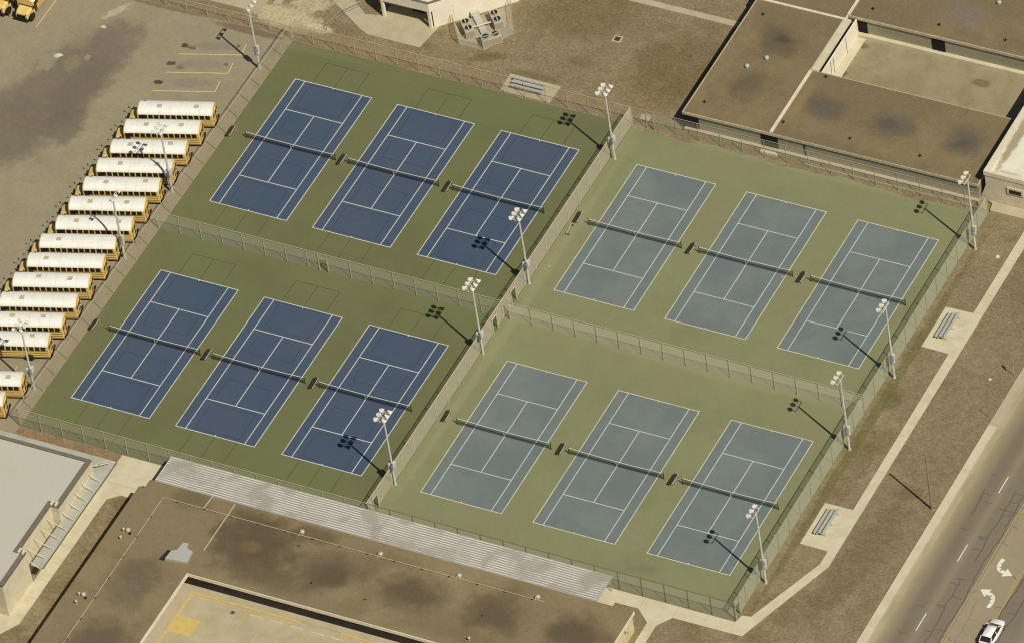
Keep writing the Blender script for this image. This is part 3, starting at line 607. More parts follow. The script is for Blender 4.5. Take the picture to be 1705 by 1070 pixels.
# ------------------------------------------------------------------ school buses
def make_bus():
    t = thing('school_bus', 'x', 'school bus')
    half = [(1.17, .55), (1.22, .8), (1.22, 2.42), (1.17, 2.62), (1.02, 2.82), (.72, 2.98), (.35, 3.07)]
    ring = lambda x, k=1.0, dz=0: [(x, y * k, z + dz) for y, z in half] + [(x, -y * k, z + dz) for y, z in half[::-1]]
    secs = [ring(-.05, .97, -.06), ring(.06, 1, -.01), ring(.5), ring(9.3), ring(9.7, 1, -.01), ring(9.82, .97, -.06)]
    body = MB().loft(secs).build('body', 'busy', t, smooth=False)
    rp = [(1.235, 2.5), (1.185, 2.64), (1.035, 2.84), (.735, 3.0), (.36, 3.09), (0, 3.11), (-.36, 3.09), (-.735, 3.0), (-1.035, 2.84), (-1.185, 2.64), (-1.235, 2.5)]
    rr = MB(); xs = [.05, .5, 9.3, 9.68]
    for a, b in zip(xs, xs[1:]):
        for p, q in zip(rp, rp[1:]): rr.add([(a, *p), (b, *p), (b, *q), (a, *q)], [(0, 1, 2, 3)])
    se = rr; rr.cur = 1
    for x in (1.6, 2.9, 4.2, 5.5, 6.8, 8.1):
        for p, q in zip(rp, rp[1:]): se.add([(x, p[0] * 1.002, p[1] + .006), (x + .04, p[0] * 1.002, p[1] + .006), (x + .04, q[0] * 1.002, q[1] + .006), (x, q[0] * 1.002, q[1] + .006)], [(0, 1, 2, 3)])
    rr.build('roof', ['busroof', 'seam'], t, smooth=True)
    for x in (2.2, 6.9): MB().box(x, x + .62, -.1, .5, 3.09, 3.16).build('roof_hatch', 'hatch', t, bevel=.02)
    MB().box(8.9, 9.25, -.95, -.85, 2.86, 2.96).build('clearance_lamp', 'busblack', t)
    for k in range(12):
        x = .34 + k * .745; wv = .58
        if k in (0,): wv = .62
        for s in (-1, 1):
            f = MB().box(x, x + wv, min(s * 1.2, s * 1.232), max(s * 1.2, s * 1.232), 1.82, 2.43).build('window', 'busglass', t)
    MB().box(9.3, 9.62, -1.232, -1.2, 1.75, 2.4).build('driver_window', 'busglass', t)
    MB().box(9.0, 9.62, 1.2, 1.232, .7, 2.4).build('entry_door', 'busglass', t)
    for z, m in ((1.72, 'rub'), (1.38, 'rub'), (1.0, 'rub'), (.7, 'rub')):
        MB().box(.05, 9.6, -1.243, 1.243, z, z + .06).build('rub_rail', m, t)
    MB().add([(9.84, -.95, 1.7), (9.84, .95, 1.7), (9.75, .9, 2.55), (9.75, -.9, 2.55), (9.7, -.95, 1.7), (9.7, .95, 1.7), (9.6, .9, 2.55), (9.6, -.9, 2.55)], [(0, 1, 2, 3), (4, 7, 6, 5), (0, 3, 7, 4), (1, 5, 6, 2), (3, 2, 6, 7), (0, 4, 5, 1)]).build('windscreen', 'busglass', t)
    sec = lambda x, y, z0, z1: [(x, y, z0), (x, y, z1 - .2), (x, y * .8, z1), (x, -y * .8, z1), (x, -y, z1 - .2), (x, -y, z0)]
    hood = MB().loft([sec(9.8, 1.0, .6, 1.68), sec(10.5, .95, .6, 1.6), sec(11.0, .86, .6, 1.45), sec(11.12, .8, .62, 1.3)]).build('hood', 'busy', t)
    MB().box(11.1, 11.17, -.6, .6, .75, 1.2).build('grille', 'busblack', hood)
    for s in (-1, 1):
        MB().box(11.08, 11.16, min(s * .62, s * .82), max(s * .62, s * .82), .85, 1.05).build('headlight', 'lens', t)
        MB().tube((10.9, s * .8, 1.3), (11.4, s * .95, 1.65), .018, n=5).lathe((11.4, s * .95, 1.55), (0, 0, 1), [(0, .04), (.08, .1), (.18, .1), (.24, .04)], 8).build('crossing_mirror', 'busblack', t)
        MB().box(9.95, 10.02, min(s * 1.25, s * 1.5), max(s * 1.25, s * 1.5), 1.75, 2.25).bar((9.8, s * 1.1, 2.0), (9.98, s * 1.3, 2.0), .03, .03).build('side_mirror', 'busblack', t)
    MB().box(11.14, 11.3, -1.1, 1.1, .45, .7).build('front_bumper', 'busblack', t)
    MB().box(-.25, -.06, -1.15, 1.15, .42, .68).build('rear_bumper', 'busblack', t)
    MB().box(.4, 9.5, -.9, .9, .4, .56).build('chassis', 'busblack', t)
    for x, s, w2 in ((10.35, -1, .28), (10.35, 1, .28), (2.6, -1, .45), (2.6, 1, .45)):
        y0 = s * 1.16; y1 = s * (1.16 - w2)
        wv = MB().tube((x, y0, .5), (x, y1, .5), .5, n=16).build('wheel', 'tyre', t); MB().tube((x, y0 + s * .012, .5), (x, y0 - s * .02, .5), .26, n=12).build('rim', 'rim', wv)
        MB().tube((x, s * 1.225, .58), (x, s * 1.2, .58), .62, n=16).build('wheel_arch', 'busblack', t)
    d = MB().box(-.13, -.02, -.45, .45, .7, 2.55).build('rear_door', 'busy', t); [MB().box(-.15, -.12, -.35, .35, za, zb).build('rear_window', 'busglass', d) for za, zb in ((1.75, 2.35), (1.0, 1.4))]
    for s in (-1, 1):
        MB().box(-.1, -.03, min(s * .52, s * 1.0), max(s * .52, s * 1.0), 1.8, 2.3).build('rear_window', 'busglass', t)
        MB().box(-.1, -.03, min(s * .75, s * .95), max(s * .75, s * .95), 1.2, 1.4).build('tail_light', 'red', t)
    return t
bus0 = make_bus()
ords = ['first', 'second', 'third', 'fourth', 'fifth', 'sixth', 'seventh', 'eighth', 'ninth', 'tenth', 'eleventh', 'twelfth', 'thirteenth']
TRs = [(-6.22, 51.1), (-6.27, 47.5), (-6.17, 43.62), (-6.2, 39.95), (-6.19, 36.35), (-6.23, 32.6), (-6.14, 28.93), (-6.5, 25.3), (-6.34, 21.75), (-6.38, 18.0), (-6.24, 14.35), (-6.2, 10.7), (-6.29, 7.1), (-6.11, -.15), (-6.6, -4.0)]
for k, (x, y) in enumerate(TRs):
    o = bus0 if k == 0 else dup(bus0)
    o.location = (x + .36 + .1, y - 1.17, .012); o.rotation_euler.z = R(180 + 17.3)
    if k < 13: lb = 'white-roofed school bus, ' + ords[k] + ' in the long row counting from the empty stalls'
    elif k == 13: lb = 'white-roofed school bus just past the empty stall, second last by the fence corner'
    else: lb = 'white-roofed school bus mostly out of frame, last by the fence corner'
    o['label'] = lb; o['group'] = 'school buses parked side by side'
    rr_ = random.Random(k * 5 + 1); hs = [c for c in o.children if c.name.startswith('roof_hatch')]
    for c in hs: c.location.x += rr_.uniform(-.5, .4); c.location.y += rr_.choice((0, 0, -.3))
    if k in (7, 8, 10): bpy.data.objects.remove(hs[0])
for k, (x, y) in enumerate(((-38.8, 69.9), (-42.35, 69.9))):
    o = dup(bus0); o.location = (x, y, .012); o.rotation_euler.z = R(-91)
    o['label'] = 'school bus facing the viewer, ' + ('beside the long yellow line' if k == 0 else 'cut by the left edge at top left'); o['group'] = 'school buses parked nose to the open lot'

# ------------------------------------------------------------------ building helper
def roof_block(t, x0, x1, y0, y1, z, m, cop, ov=(0, 0, 0, 0), wall='darkwall', wallname='wall', th=.35, cw=.14):
    """roof slab with coping over walls; ov = overhang on -x, +x, -y, +y"""
    MB().box(x0 + cw, x1 - cw, y0 + cw, y1 - cw, z - th, z).build('roof', m, t, world=True)
    c = MB(); zt = z + .05; zb = z - th - .02
    c.box(x0, x0 + cw, y0, y1, zb, zt); c.box(x1 - cw, x1, y0, y1, zb, zt); c.box(x0 + cw, x1 - cw, y0, y0 + cw, zb, zt - .003); c.box(x0 + cw, x1 - cw, y1 - cw, y1, zb, zt - .003)
    c.build('roof_edge', cop, t, world=True)
    MB().box(x0 + max(ov[0], .03), x1 - max(ov[1], .03), y0 + max(ov[2], .03), y1 - max(ov[3], .03), 0, z - th - .03).build(wallname, wall, t, world=True)
def vent(t, x, y, z, kind=0):
    if kind == 0:
        v = MB().tube((x, y, z), (x, y, z + .35), .1, n=8).lathe((x, y, z + .32), (0, 0, 1), [(0, .16), (.12, .2), (.2, .14), (.28, .04)], 10).build('roof_vent', 'acbody', t, world=True)
    elif kind == 1: MB().lathe((x, y, z), (0, 0, 1), [(0, .22), (.22, .2), (.26, .32), (.36, .28), (.46, .08)], 12).build('roof_ventilator', 'alu', t, world=True)
    elif kind == 2: MB().tube((x, y, z), (x, y, z + .45), .07, n=8).box(x - .02, x + .25, y - .06, y + .06, z + .3, z + .4).build('vent_pipe', 'busblack', t, world=True)

# north wing school building
t = thing('school_building', 'flat-roofed school wing with brown gravel roofs around a bare courtyard, behind the pale courts', 'building', (51.5, 68.5, 0))
roof_block(t, 51.5, 63.72, 68.5, 90.75, 3.0, 'roofN', 'coping', (.03, .03, .2, .03))
roof_block(t, 63.74, 92.2, 68.5, 80.85, 3.0, 'roofN', 'coping', (.03, .03, .2, .03), cw=.1)
roof_block(t, 51.3, 63.9, 90.78, 125, 3.0, 'roofN', 'parapet', (.03, .03, .03, .03), cw=.16)
roof_block(t, 63.95, 112, 91.5, 125, 3.05, 'roofN', 'coping', (.03, .03, .2, .03))
MB().box(63.55, 63.95, 68.75, 80.7, 3.0, 3.16).build('parapet', 'parapet', t, world=True)
MB().box(51.5, 64.0, 90.6, 90.95, 3.06, 3.14).build('parapet', 'parapet', t, world=True)
MB().box(63.75, 64.15, 91.6, 125, 3.11, 3.2).build('parapet', 'parapet', t, world=True)
MB().box(63.74, 64.65, 80.87, 90.9, 2.75, 3.12).build('walkway_roof', 'beige', t, world=True)
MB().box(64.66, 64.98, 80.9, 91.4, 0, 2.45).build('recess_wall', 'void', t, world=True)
MB().box(65.0, 65.16, 80.9, 91.4, 0, 2.85).build('screen_wall', 'cream', t, world=True)
for y in (83.3, 84.1, 87.9): MB().box(65.16, 65.2, y, y + .09, 0, 2.6).build('downpipe', 'bluebox', t, world=True)
MB().box(65.2, 66.3, 81.5, 91.2, 0, .07).build('step', 'conc', t, world=True)
MB().box(64.7, 92.5, 91.1, 91.69, 0, .55).build('ledge', 'conc', t, world=True)
MB().box(51.6, 92.2, 68.15, 68.69, 0, .5).build('ledge', 'conc2', t, world=True)
for x0, x1 in ((62.3, 64.6), (51.5, 53.6)): MB().box(x0, x1, 68.62, 68.71, .5, 2.62).build('doorway', 'black', t, world=True)  # flat black panels: shade of the door recess and open corner as colour
MB().box(62.4, 64.7, 67.75, 68.14, 0, .3).build('step', 'parapet', t, world=True)
for x0, x1 in ((65.2, 66.4), (75.4, 77.2)): MB().box(x0, x1, 91.63, 91.71, .1, 2.66).build('doorway', 'black', t, world=True)
for x in (68.3,): MB().box(x, x + .12, 68.6, 68.69, .5, 2.6).build('column', 'void', t, world=True)
for x, y, z, k in ((55.8, 78.7, 3, 1), (57.5, 80.9, 3, 1), (53.5, 70.9, 3, 2), (53.6, 88.1, 3, 2), (66.5, 93.5, 3.05, 2), (75.7, 93.5, 3.05, 2), (84.8, 93.6, 3.05, 2), (81.2, 99.8, 3.05, 1), (64.5, 70.8, 3, 2), (73.7, 70.8, 3, 2), (83.3, 70.8, 3, 2), (66.1, 80.1, 3.0, 2)):
    vent(t, x, y, z, k)
MB().box(68.5, 93.2, 67.6, 67.75, 0, .12).build('kerb', 'conc2', t, world=True)
struct(flat_up(MB().rect(65.2, 92.9, 80.86, 91.4, .02).build('courtyard_ground', 'yardN')))

# gym at the right edge
t = thing('gym_building', 'taller beige block building with white membrane roof and louvred vent at the right edge', 'building', (93.05, 69, 0))
MB().box(93.05, 130, 69.0, 115, 0, 4.85).build('wall', 'beige', t, world=True)
MB().box(93.65, 129.5, 69.3, 114.5, 4.86, 4.95).build('roof', 'white_tpo', t, world=True)
MB().box(92.95, 93.62, 68.9, 115, 4.6, 5.3).build('parapet', 'parapet', t, world=True)
MB().box(93.63, 130, 68.9, 69.28, 4.6, 5.25).build('parapet', 'parapet', t, world=True)
f = MB().box(96.0, 98.2, 68.84, 68.99, 2.45, 3.5).build('vent_frame', 'beige', t, world=True)
MB().box(96.3, 97.9, 68.80, 68.88, 2.6, 3.2).build('louvre', 'void', f, world=True)
MB().add([(93.05, 69, 0), (92.0, 69, 0), (93.05, 69, 2.9), (93.05, 69.4, 0), (92.0, 69.4, 0), (93.05, 69.4, 2.9)], [(0, 1, 2), (3, 5, 4), (0, 3, 4, 1), (1, 4, 5, 2), (2, 5, 3, 0)]).build('buttress', 'beige', t, world=True)

# south building: U of roofs round a yard
t = thing('school_building', 'brown flat-roofed school building with dark roof stains around a yellow-striped yard, below the canopy', 'building', (17.3, -12, 0))
EW = (.1, .1, .1, .1)
def sroof(x0, x1, y0, y1, ov, wall): 
    MB().box(x0, x1, y0, y1, 2.66, 3.0).build('roof', 'roofS', t, world=True)
    MB().box(x0 + ov[0], x1 - ov[1], y0 + ov[2], y1 - ov[3], 0, 2.655).build('wall', wall, t, world=True)
sroof(17.9, 83.4, -24.3, -11.75, (.1, .1, 1.9, .3), 'yardwall')
sroof(17.25, 17.895, -24.3, -13.2, (.1, 0, .0, .3), 'beige')
sroof(17.25, 29.65, -75, -24.305, (.1, 2.3, .1, 0), 'tanwall')
sroof(70, 83.4, -75, -24.305, (.1, .1, .1, 0), 'tanwall')
MB().box(17.16, 17.25, -75, -13.2, 2.62, 3.03).build('roof_edge', 'roofS', t, world=True)
e = MB(); e.box(83.4, 83.5, -75, -11.75, 2.62, 3.06); e.box(29.65, 29.8, -75, -24.3, 2.62, 3.07); e.box(29.8, 70, -24.42, -24.3, 2.62, 3.07)
e.build('roof_edge', 'parapet', t, world=True)
MB().box(83.31, 83.38, -75, -12.3, .05, 2.6).build('end_wall', 'tanwall', t, world=True)
MB().box(83.38, 84.0, -14.6, -14.5, 2.3, 2.45).build('lamp_bracket', 'steel', t, world=True)
for x0, x1 in ((30.4, 32.2), (33.3, 34.3), (46.3, 48.8), (55, 56.5)): MB().box(x0, x1, -22.44, -22.38, 0.12, 2.64).build('doorway', 'black', t, world=True)
for k, x in enumerate([36 + 2.4 * i for i in range(4)] + [49.6, 52]): MB().box(x, x + 2.0, -22.43, -22.39, .9, 2.4).build('window', 'glass', t, world=True)
pp = MB(); pp.tube((20.95, -14.0, 3.12), (20.95, -70, 3.12), .045, n=6); pp.tube((20.95, -14.0, 3.12), (72.6, -14.0, 3.12), .045, n=6); pp.tube((26.5, -14.0, 3.14), (26.65, -11.8, 3.14), .08, n=6)
pp.build('roof_pipe', 'coping', t, world=True)
for k in range(14): MB().box(22.8 + 3.7 * k, 23.1 + 3.7 * k, -14.12, -13.88, 3.0, 3.09).build('pipe_support', 'busblack', t, world=True)
for k in range(9): MB().box(20.83, 21.07, -17.5 - 3.6 * k, -17.2 - 3.6 * k, 3.0, 3.09).build('pipe_support', 'busblack', t, world=True)
MB().box(29.72, 29.86, -20.2, -12.0, 3.0, 3.05).build('expansion_joint', 'coping', t, world=True)
h_ = MB().prism([(26.1, -23.2), (28.9, -22.9), (28.7, -21.0), (27.7, -20.7), (27.6, -20.0), (26.9, -20.1), (26.8, -21.4), (26.2, -21.8)], 3.0, 3.3).build('roof_hatch', 'alu', t, world=True)
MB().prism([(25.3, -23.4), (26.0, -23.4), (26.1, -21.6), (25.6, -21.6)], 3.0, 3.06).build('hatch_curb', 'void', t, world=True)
for x, y in ((39.8, -13.5), (50.5, -13.6), (61.1, -13.6), (71.6, -13.6)): vent(t, x, y, 3.0, 1); MB().tube((x - .25, y - .6, 3.0), (x - .1, y - .2, 3.5), .05, n=6).build('vent_pipe', 'coping', t, world=True)
for x, y in ((19.5, -20.4), (19.5, -31.8)):
    vent(t, x, y, 3.0, 1); vent(t, x - .5, y - .2, 3.0, 0); vent(t, x - .2, y - 1.5, 3.0, 0); vent(t, x + .5, y - .5, 3.0, 2)
for x, y in ((66.5, -18.6), (66.9, -22.6), (44.6, -20.7), (52, -21.0), (40.3, -15.7)): vent(t, x, y, 3.0, 0) if x > 66.8 else MB().box(x, x + .15, y, y + .15, 3.0, 3.12).build('drain_cap', 'busblack', t, world=True)
struct(flat_up(MB().rect(27.3, 70, -75, -22.42, .02).build('school_yard', 'yard')))
struct(MB().box(27.4, 70, -24.4, -22.45, 0, .11).build('yard_pavement', 'conc2'))
struct(MB().box(27.4, 29.85, -75, -24.41, 0, .11).build('yard_pavement', 'conc2'))
y_ = MB()
y_.box(29.86, 30.1, -75, -24.7, .02, .13); y_.box(29.86, 44.6, -24.69, -24.42, .02, .13); y_.box(50.2, 58, -24.69, -24.42, .02, .13)
struct(y_.build('yellow_kerb', 'yellow'))
struct(flat_up(MB().rect(30.2, 33.15, -31.1, -28.4, .026).build('yellow_box_marking', 'yellow')))
y_ = MB(); ws = MB()
for k in range(8):
    x = 37.8 + 2.76 * k; y_.rect(x, x + .13, -30.5, -24.75, .0265); ws.box(x + .55, x + 2.2, -25.6, -25.4, .02, .13)
for k in range(5): y_.strip([(33.4 + .35 * k, -31.0 + .2 * k), (33.9 + .55 * k, -28.8)], .1, .0268)
y_.rect(30.3, 44, -24.95, -24.88, .0262)
struct(flat_up(y_.build('stall_marking', 'yellow2'))); struct(ws.build('wheel_stop', 'conc'))

# metal canopy over the covered walk
t = thing('walkway_canopy', 'long ribbed metal canopy between the courts and the brown-roofed building', 'canopy', (18.35, -11.4, 0))
cx0, cx1, cy0, cy1 = 18.35, 78.2, -11.4, -7.0
NS = 13; xs = []
seg = 7.48; sheet_w = .30
for si in range(8):
    a = cx0 + seg * si; b = a + seg - .01
    m = MB(); hi = MB(); y = cy0; random.seed(100 + si)
    zt = 2.62 + (si % 2) * .006; sl = lambda yy: zt - .02 * (yy - cy0)
    ny = 12; st = (cy1 - cy0) / ny; sub = 6
    for k in range(ny):
        yy = cy0 + st * k; sag = random.uniform(-.01, .01)
        prof = [(yy, 0), (yy + st * .5, sag), (yy + st * .56, .03), (yy + st * .94, .03), (yy + st, 0)]
        for (p0, h0), (p1, h1) in zip(prof, prof[1:]):
            for q in range(sub):
                xa = a + (b - a) * q / sub; xb = a + (b - a) * (q + 1) / sub
                d0 = -.05 * math.sin(math.pi * q / sub); d1 = -.05 * math.sin(math.pi * (q + 1) / sub)
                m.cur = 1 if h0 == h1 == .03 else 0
                m.add([(xa, p0, sl(p0) + h0 + d0), (xb, p0, sl(p0) + h0 + d1), (xb, p1, sl(p1) + h1 + d1), (xa, p1, sl(p1) + h1 + d0)], [(0, 1, 2, 3)])
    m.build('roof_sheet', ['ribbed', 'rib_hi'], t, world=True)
fr = MB(); fr.box(cx0 - .04, cx0, cy0, cy1, 2.42, 2.68); fr.box(cx1, cx1 + .04, cy0, cy1, 2.42, 2.66); fr.box(cx0, cx1, cy1, cy1 + .06, 2.38, 2.56); fr.box(cx0, cx1, cy0 - .06, cy0, 2.4, 2.62)
fr.build('edge_beam', 'alu', t, world=True)
for k in range(17):
    x = cx0 + .3 + (cx1 - cx0 - .6) * k / 16
    MB().tube((x, cy1 - .2, 0), (x, cy1 - .2, 2.45), .05, n=8).build('post', 'steel', t, world=True)
    MB().tube((x, cy0 + .2, 0), (x, cy0 + .2, 2.45), .05, n=8).build('post', 'steel', t, world=True)
    MB().box(x - .05, x + .05, cy0 + .1, cy1 - .1, 2.38, 2.46).build('cross_beam', 'steel', t, world=True)

# west building, grey membrane roof
t = thing('gymnasium', 'large pale-grey-roofed building with beige wall and strutted awning, bottom left corner', 'building', (10.8, -13.1, 0))
op = [(-70, -35.6), (10.75, -35.6), (10.75, -29.6), (9.75, -29.6), (9.75, -21.6), (10.85, -21.6), (10.85, -13.15), (-70, -13.15)]
ip = [(-69, -35.15), (10.25, -35.15), (10.25, -30.1), (9.25, -30.1), (9.25, -21.1), (10.35, -21.1), (10.35, -13.65), (-69, -13.65)]
MB().prism(op, 0, 5.0).build('wall', 'beige', t, world=True)
MB().prism(ip, 5.01, 5.25).build('roof', 'greyroof', t, world=True)
cp = MB(); n = len(op)
for k in range(n):
    k2 = (k + 1) % n; cp.add([(*op[k], 5.005), (*op[k2], 5.005), (*ip[k2], 5.005), (*ip[k], 5.005), (*op[k], 5.4), (*op[k2], 5.4), (*ip[k2], 5.4), (*ip[k], 5.4)], [(4, 5, 6, 7), (0, 1, 5, 4), (2, 3, 7, 6)])
cp.build('parapet', 'dark_coping', t, world=True)
for x, y in ((9.9, -21.35), (10.5, -21.35), (10.0, -29.8), (10.6, -29.9)): MB().box(x - .1, x + .1, y - .35, y + .35, 5.3, 5.62).build('downspout_cap', 'parapet', t, world=True)
aw = MB(); aw.prism([(10.87, -29.5), (12.55, -29.5), (12.55, -10.45), (-70, -10.45), (-70, -13.1), (10.87, -13.1)], 2.9, 3.0); aw.build('awning', 'awning', t, world=True)
MB().box(12.56, 12.62, -29.5, -10.4, 2.82, 3.04).build('awning_edge', 'dark_coping', t, world=True)
for k in range(10):
    y = -14.3 - 1.72 * k; MB().tube((10.86 if y > -21.5 or y < -29.6 else 9.8, y, 4.1), (12.5, y, 3.05), .045, n=6).build('awning_strut', 'parapet', t, world=True)
for p, q in (((10.86, -13.2, 4.3), (12.4, -10.6, 3.05)), ((10.86, -13.2, 4.3), (11.4, -10.6, 3.05)), ((10.5, -13.1, 4.3), (9.8, -10.6, 3.05))): MB().tube(p, q, .045, n=6).build('awning_strut', 'parapet', t, world=True)
vent(t, -2.4, -20.2, 5.25, 1); vent(t, -2.0, -13.9, 5.25, 0); vent(t, 1, -29.5, 5.25, 0)
struct(flat_up(MB().rect(-60, 10.6, -35.5, -8.45, .013).build('building_pavement', 'strip')))

# cream octagonal building at the top
t = thing('school_annex', 'cream building with angled walls and a columned porch at the top edge', 'building', (12.5, 74.9, 0))
poly = [(5.4, 74.9), (12.5, 74.9), (20.9, 83.3), (20.9, 100), (-8, 100), (-8, 88.3)]
cx_, cy_ = 8, 88
def inset(pl_, d):
    out = []; n = len(pl_)
    for i in range(n):
        a = Vector(pl_[i - 1]); b = Vector(pl_[i]); c = Vector(pl_[(i + 1) % n]); d1 = (b - a).normalized(); d2 = (c - b).normalized()
        n1 = Vector((-d1.y, d1.x)); n2 = Vector((-d2.y, d2.x)); k = (n1 + n2); k = k / (k.dot(n1)); out.append(tuple(b + k * d))
    return out
MB().prism(poly, 2.85, 4.2).build('fascia', 'cream', t, world=True)
MB().prism(inset(poly, .35), 4.21, 4.26).build('roof', 'white_tpo', t, world=True)
cp = MB(); i1 = inset(poly, .3)
for k in range(len(poly)):
    k2 = (k + 1) % len(poly); cp.add([(*poly[k], 4.205), (*poly[k2], 4.205), (*i1[k2], 4.205), (*i1[k], 4.205), (*poly[k], 4.36), (*poly[k2], 4.36), (*i1[k2], 4.36), (*i1[k], 4.36)], [(4, 5, 6, 7), (0, 1, 5, 4), (2, 3, 7, 6)])
cp.build('parapet', 'dark_coping', t, world=True)
MB().prism([(14.75, 77.15), (20.85, 83.25), (20.85, 99), (-7.9, 99), (-7.9, 88.4), (3.6, 77.3), (14.6, 77.3)], 0, 2.84).build('wall', 'cream', t, world=True)
MB().prism([(12.6, 75.4), (12.75, 75.25), (14.9, 77.35), (14.75, 77.5)], 0, 2.84).build('porch_side_wall', 'cream', t, world=True)
MB().box(4.9, 13.6, 77.22, 77.29, .1, 2.7).build('porch_glazing', 'porchwall', t, world=True)
MB().box(8.6, 10.4, 77.16, 77.215, .1, 2.5).build('door', 'void', t, world=True)
for x in (5.6, 12.35): MB().box(x - .18, x + .18, 74.92, 75.28, .05, 2.84).build('column', 'cream', t, world=True)
# cooling units
def unit(loc, rz, label, wq=2.6, dq=1.25, hq=1.3):
    t = thing('cooling_unit', label, 'air conditioner', loc, rz, 'cooling units in the fenced enclosure')
    MB().box(-wq / 2, wq / 2, -dq / 2, dq / 2, .06, hq).build('cabinet', 'acbody', t, bevel=.02)
    for k in (-1, 1):
        f = MB().tube((k * wq * .25, 0, hq), (k * wq * .25, 0, hq + .08), .5, n=16).build('fan', 'busblack', t)
        MB().lathe((k * wq * .25, 0, hq + .075), (0, 0, 1), [(0, .56), (.05, .56)], 16).build('fan_ring', 'alu', f)
        MB().lathe((k * wq * .25, 0, hq + .126), (0, 0, 1), [(0, .46), (.02, .46)], 16).build('fan_opening', 'busblack', f)
        MB().box(k * wq * .25 - .4, k * wq * .25 + .4, -.09, .05, hq + .147, hq + .17).build('fan_blade', 'acbody', f)
    MB().box(-wq / 2 + .1, wq / 2 - .1, -dq / 2 - .012, -dq / 2, .2, hq - .15).build('louvre', 'acgrille', t)
    MB().box(wq / 2, wq / 2 + .012, -dq / 2 + .1, dq / 2 - .1, .2, hq - .15).build('louvre', 'acgrille', t)
    return t
unit((17.3, 75.75, .08), R(-46), 'two-fan cooling unit nearest the cream wall, left of the pipe')
unit((20.1, 78.45, .08), R(-46), 'two-fan cooling unit on the right of the pipe')
unit((21.1, 74.95, .08), R(43), 'two-fan cooling unit at the near edge of the fenced pad')
t = thing('pipe_run', 'pale pipe bridging two cooling units over a grey duct', 'pipe', (18.1, 76.2, .08))
MB().tube((17.8, 75.9, .9), (19.7, 77.7, .9), .09, n=8).build('pipe', 'parapet', t, world=True)
MB().prism([(16.7, 78.4), (17.3, 79.0), (19.8, 76.4), (19.2, 75.8)], .08, .45).build('duct', 'alu', t, world=True)
MB().prism([(16.3, 78.5), (17.1, 79.3), (17.4, 79.0), (16.6, 78.2)], .45, 1.0).build('duct_hood', 'ballast', t, world=True)

# ------------------------------------------------------------------ car
def make_car():
    t = thing('parked_car', 'white hatchback driving in the lane beside the turn arrows', 'car', (123.75, 1.55, .02), R(90))
    t['label'] = 'white hatchback beside the turn arrows at the bottom right corner'; t.name = 'car'; LOC['car'] = Vector((0, 0, 0))
    def sec(x, y, z0, z1): return [(x, y * .92, z0), (x, y, z0 + .2), (x, y * .98, z1 - .1), (x, y * .86, z1), (x, -y * .86, z1), (x, -y * .98, z1 - .1), (x, -y, z0 + .2), (x, -y * .92, z0)]
    MB().loft([sec(-2.2, .74, .35, .85), sec(-2.1, .84, .28, .95), sec(-1.5, .9, .25, .98), sec(.6, .9, .25, .97), sec(1.3, .89, .25, .93), sec(1.9, .82, .28, .84), sec(2.15, .66, .35, .7), sec(2.22, .5, .4, .6)]).build('body', 'carwhite', t, smooth=True)
    g = [(-2.0, .72, .95, .62, 1.05), (-1.55, .78, .95, .64, 1.42), (-.2, .8, .95, .68, 1.47), (.4, .8, .95, .64, 1.4), (1.15, .78, .9, .7, .95)]
    cs = [[(x, yb, zb), (x, yt, zt), (x, -yt, zt), (x, -yb, zb)] for x, yb, zb, yt, zt in g]
    MB().loft(cs).build('glasshouse', 'glass', t)
    MB().loft([[(x, .6, z), (x, .56, z + .05), (x, -.56, z + .05), (x, -.6, z)] for x, z in ((-1.55, 1.43), (-.9, 1.48), (-.1, 1.47), (.38, 1.41))]).build('roof', 'carwhite', t, smooth=True)
    for s in (-1, 1):
        for x in (-.45,): MB().bar((x, s * .8, .95), (x, s * .68, 1.44), .1, .05).build('pillar', 'carwhite', t)
        MB().bar((1.1, s * .8, .95), (.4, s * .66, 1.43), .06, .06).build('pillar', 'carwhite', t); MB().bar((-1.95, s * .74, .97), (-1.5, s * .64, 1.45), .1, .06).build('pillar', 'carwhite', t)
        MB().box(.75, .9, min(s * .88, s * 1.08), max(s * .88, s * 1.08), .95, 1.08).build('side_mirror', 'carwhite', t, bevel=.02)
        MB().box(2.0, 2.14, min(s * .5, s * .74), max(s * .5, s * .74), .6, .75).build('headlight', 'lens', t); MB().box(-2.2, -2.12, min(s * .5, s * .78), max(s * .5, s * .78), .65, .85).build('tail_light', 'red', t)
        for x in (-1.35, 1.4):
            wv = MB().tube((x, s * .91, .32), (x, s * .7, .32), .32, n=16).build('wheel', 'tyre', t); MB().tube((x, s * .915, .32), (x, s * .88, .32), .2, n=10).build('rim', 'rim', wv)
    return t
make_car()

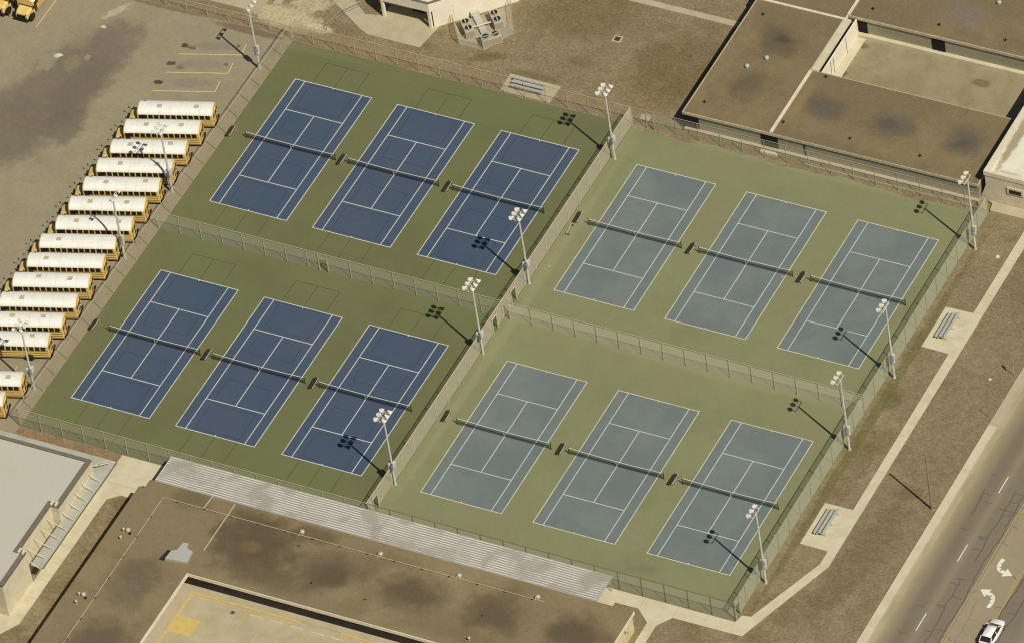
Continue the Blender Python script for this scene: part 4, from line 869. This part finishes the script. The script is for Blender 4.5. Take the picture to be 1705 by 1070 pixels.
# ------------------------------------------------------------------ small things
tag(MB().tube((108.4, 18.2, 0), (108.4, 18.2, 9.6), .14, .1, n=10).build('utility_pole', 'wood'), 'bare grey timber pole at the roadside with a long thin shadow', 'pole')
t = thing('road_sign', 'small sign on a thin post beside the roadside pavement, seen edge-on', 'sign', (108.5, 42.2, 0))
MB().tube((0, 0, 0), (0, 0, 2.7), .045, n=6).build('post', 'stake', t)
MB().bar((-.16, .26, 2.3), (.16, -.26, 2.3), .03, .75).build('sign_plate', 'steel', t)
tag(MB().tube((108.4, 34.7, 0), (108.3, 34.8, 1.9), .035, n=6).lathe((108.3, 34.8, 1.88), (0, 0, 1), [(0, .05), (.05, .04)], 6).build('marker_post', 'wood'), 'short thin marker post where the roadside pavement changes colour', 'post')
t = thing('storm_drain', 'square storm drain with a dark grate in the dry grass', 'drain', (36.1, 80.9, 0))
MB().box(-.6, .6, -.6, .6, 0, .05).build('frame', 'conc2', t)
g = MB()
g.rect(-.38, .38, -.38, .38, .054); flat_up(g.build('opening', 'black', t))
g = MB()
for k in range(6): g.box(-.36 + .13 * k, -.31 + .13 * k, -.38, .38, .056, .075)
g.build('grate', 'rub', t)
LITTER = ((74.5, 48.3, 'pale scrap lying in the alley of the middle upper pale court'), (46.2, 40.5, 'pale scrap on the faded green beside the lengthwise fence'), (92.4, 7.8, 'pale scrap at the outer sideline of the right lower pale court'))
random.seed(5)
for k, (x, y, s, lb) in enumerate(((98.2, 60.4, .3, 'small pale stone on the grass strip near the upper bleacher'), (106, 40.6, .22, 'small pale stone near the roadside sign'), (101.9, -14.8, .25, 'small pale stone in the dry grass at the bottom'))):
    tag(MB().lathe((x, y, 0), (0, 0, 1), [(0, s), (s * .4, s * .9), (s * .7, s * .5), (s * .8, .05)], 7).build('stone', 'stone'), lb, 'stone', 'loose pale stones')
for x, y, lb in LITTER:
    tag(MB().prism([(x - .1, y - .06), (x + .08, y - .1), (x + .12, y + .05), (x - .02, y + .1)], .035, .1).build('paper_scrap', 'stone'), lb, 'paper scrap', 'pale scraps on the court surface')['kind'] = 'thing'
bpy.context.view_layer.update()
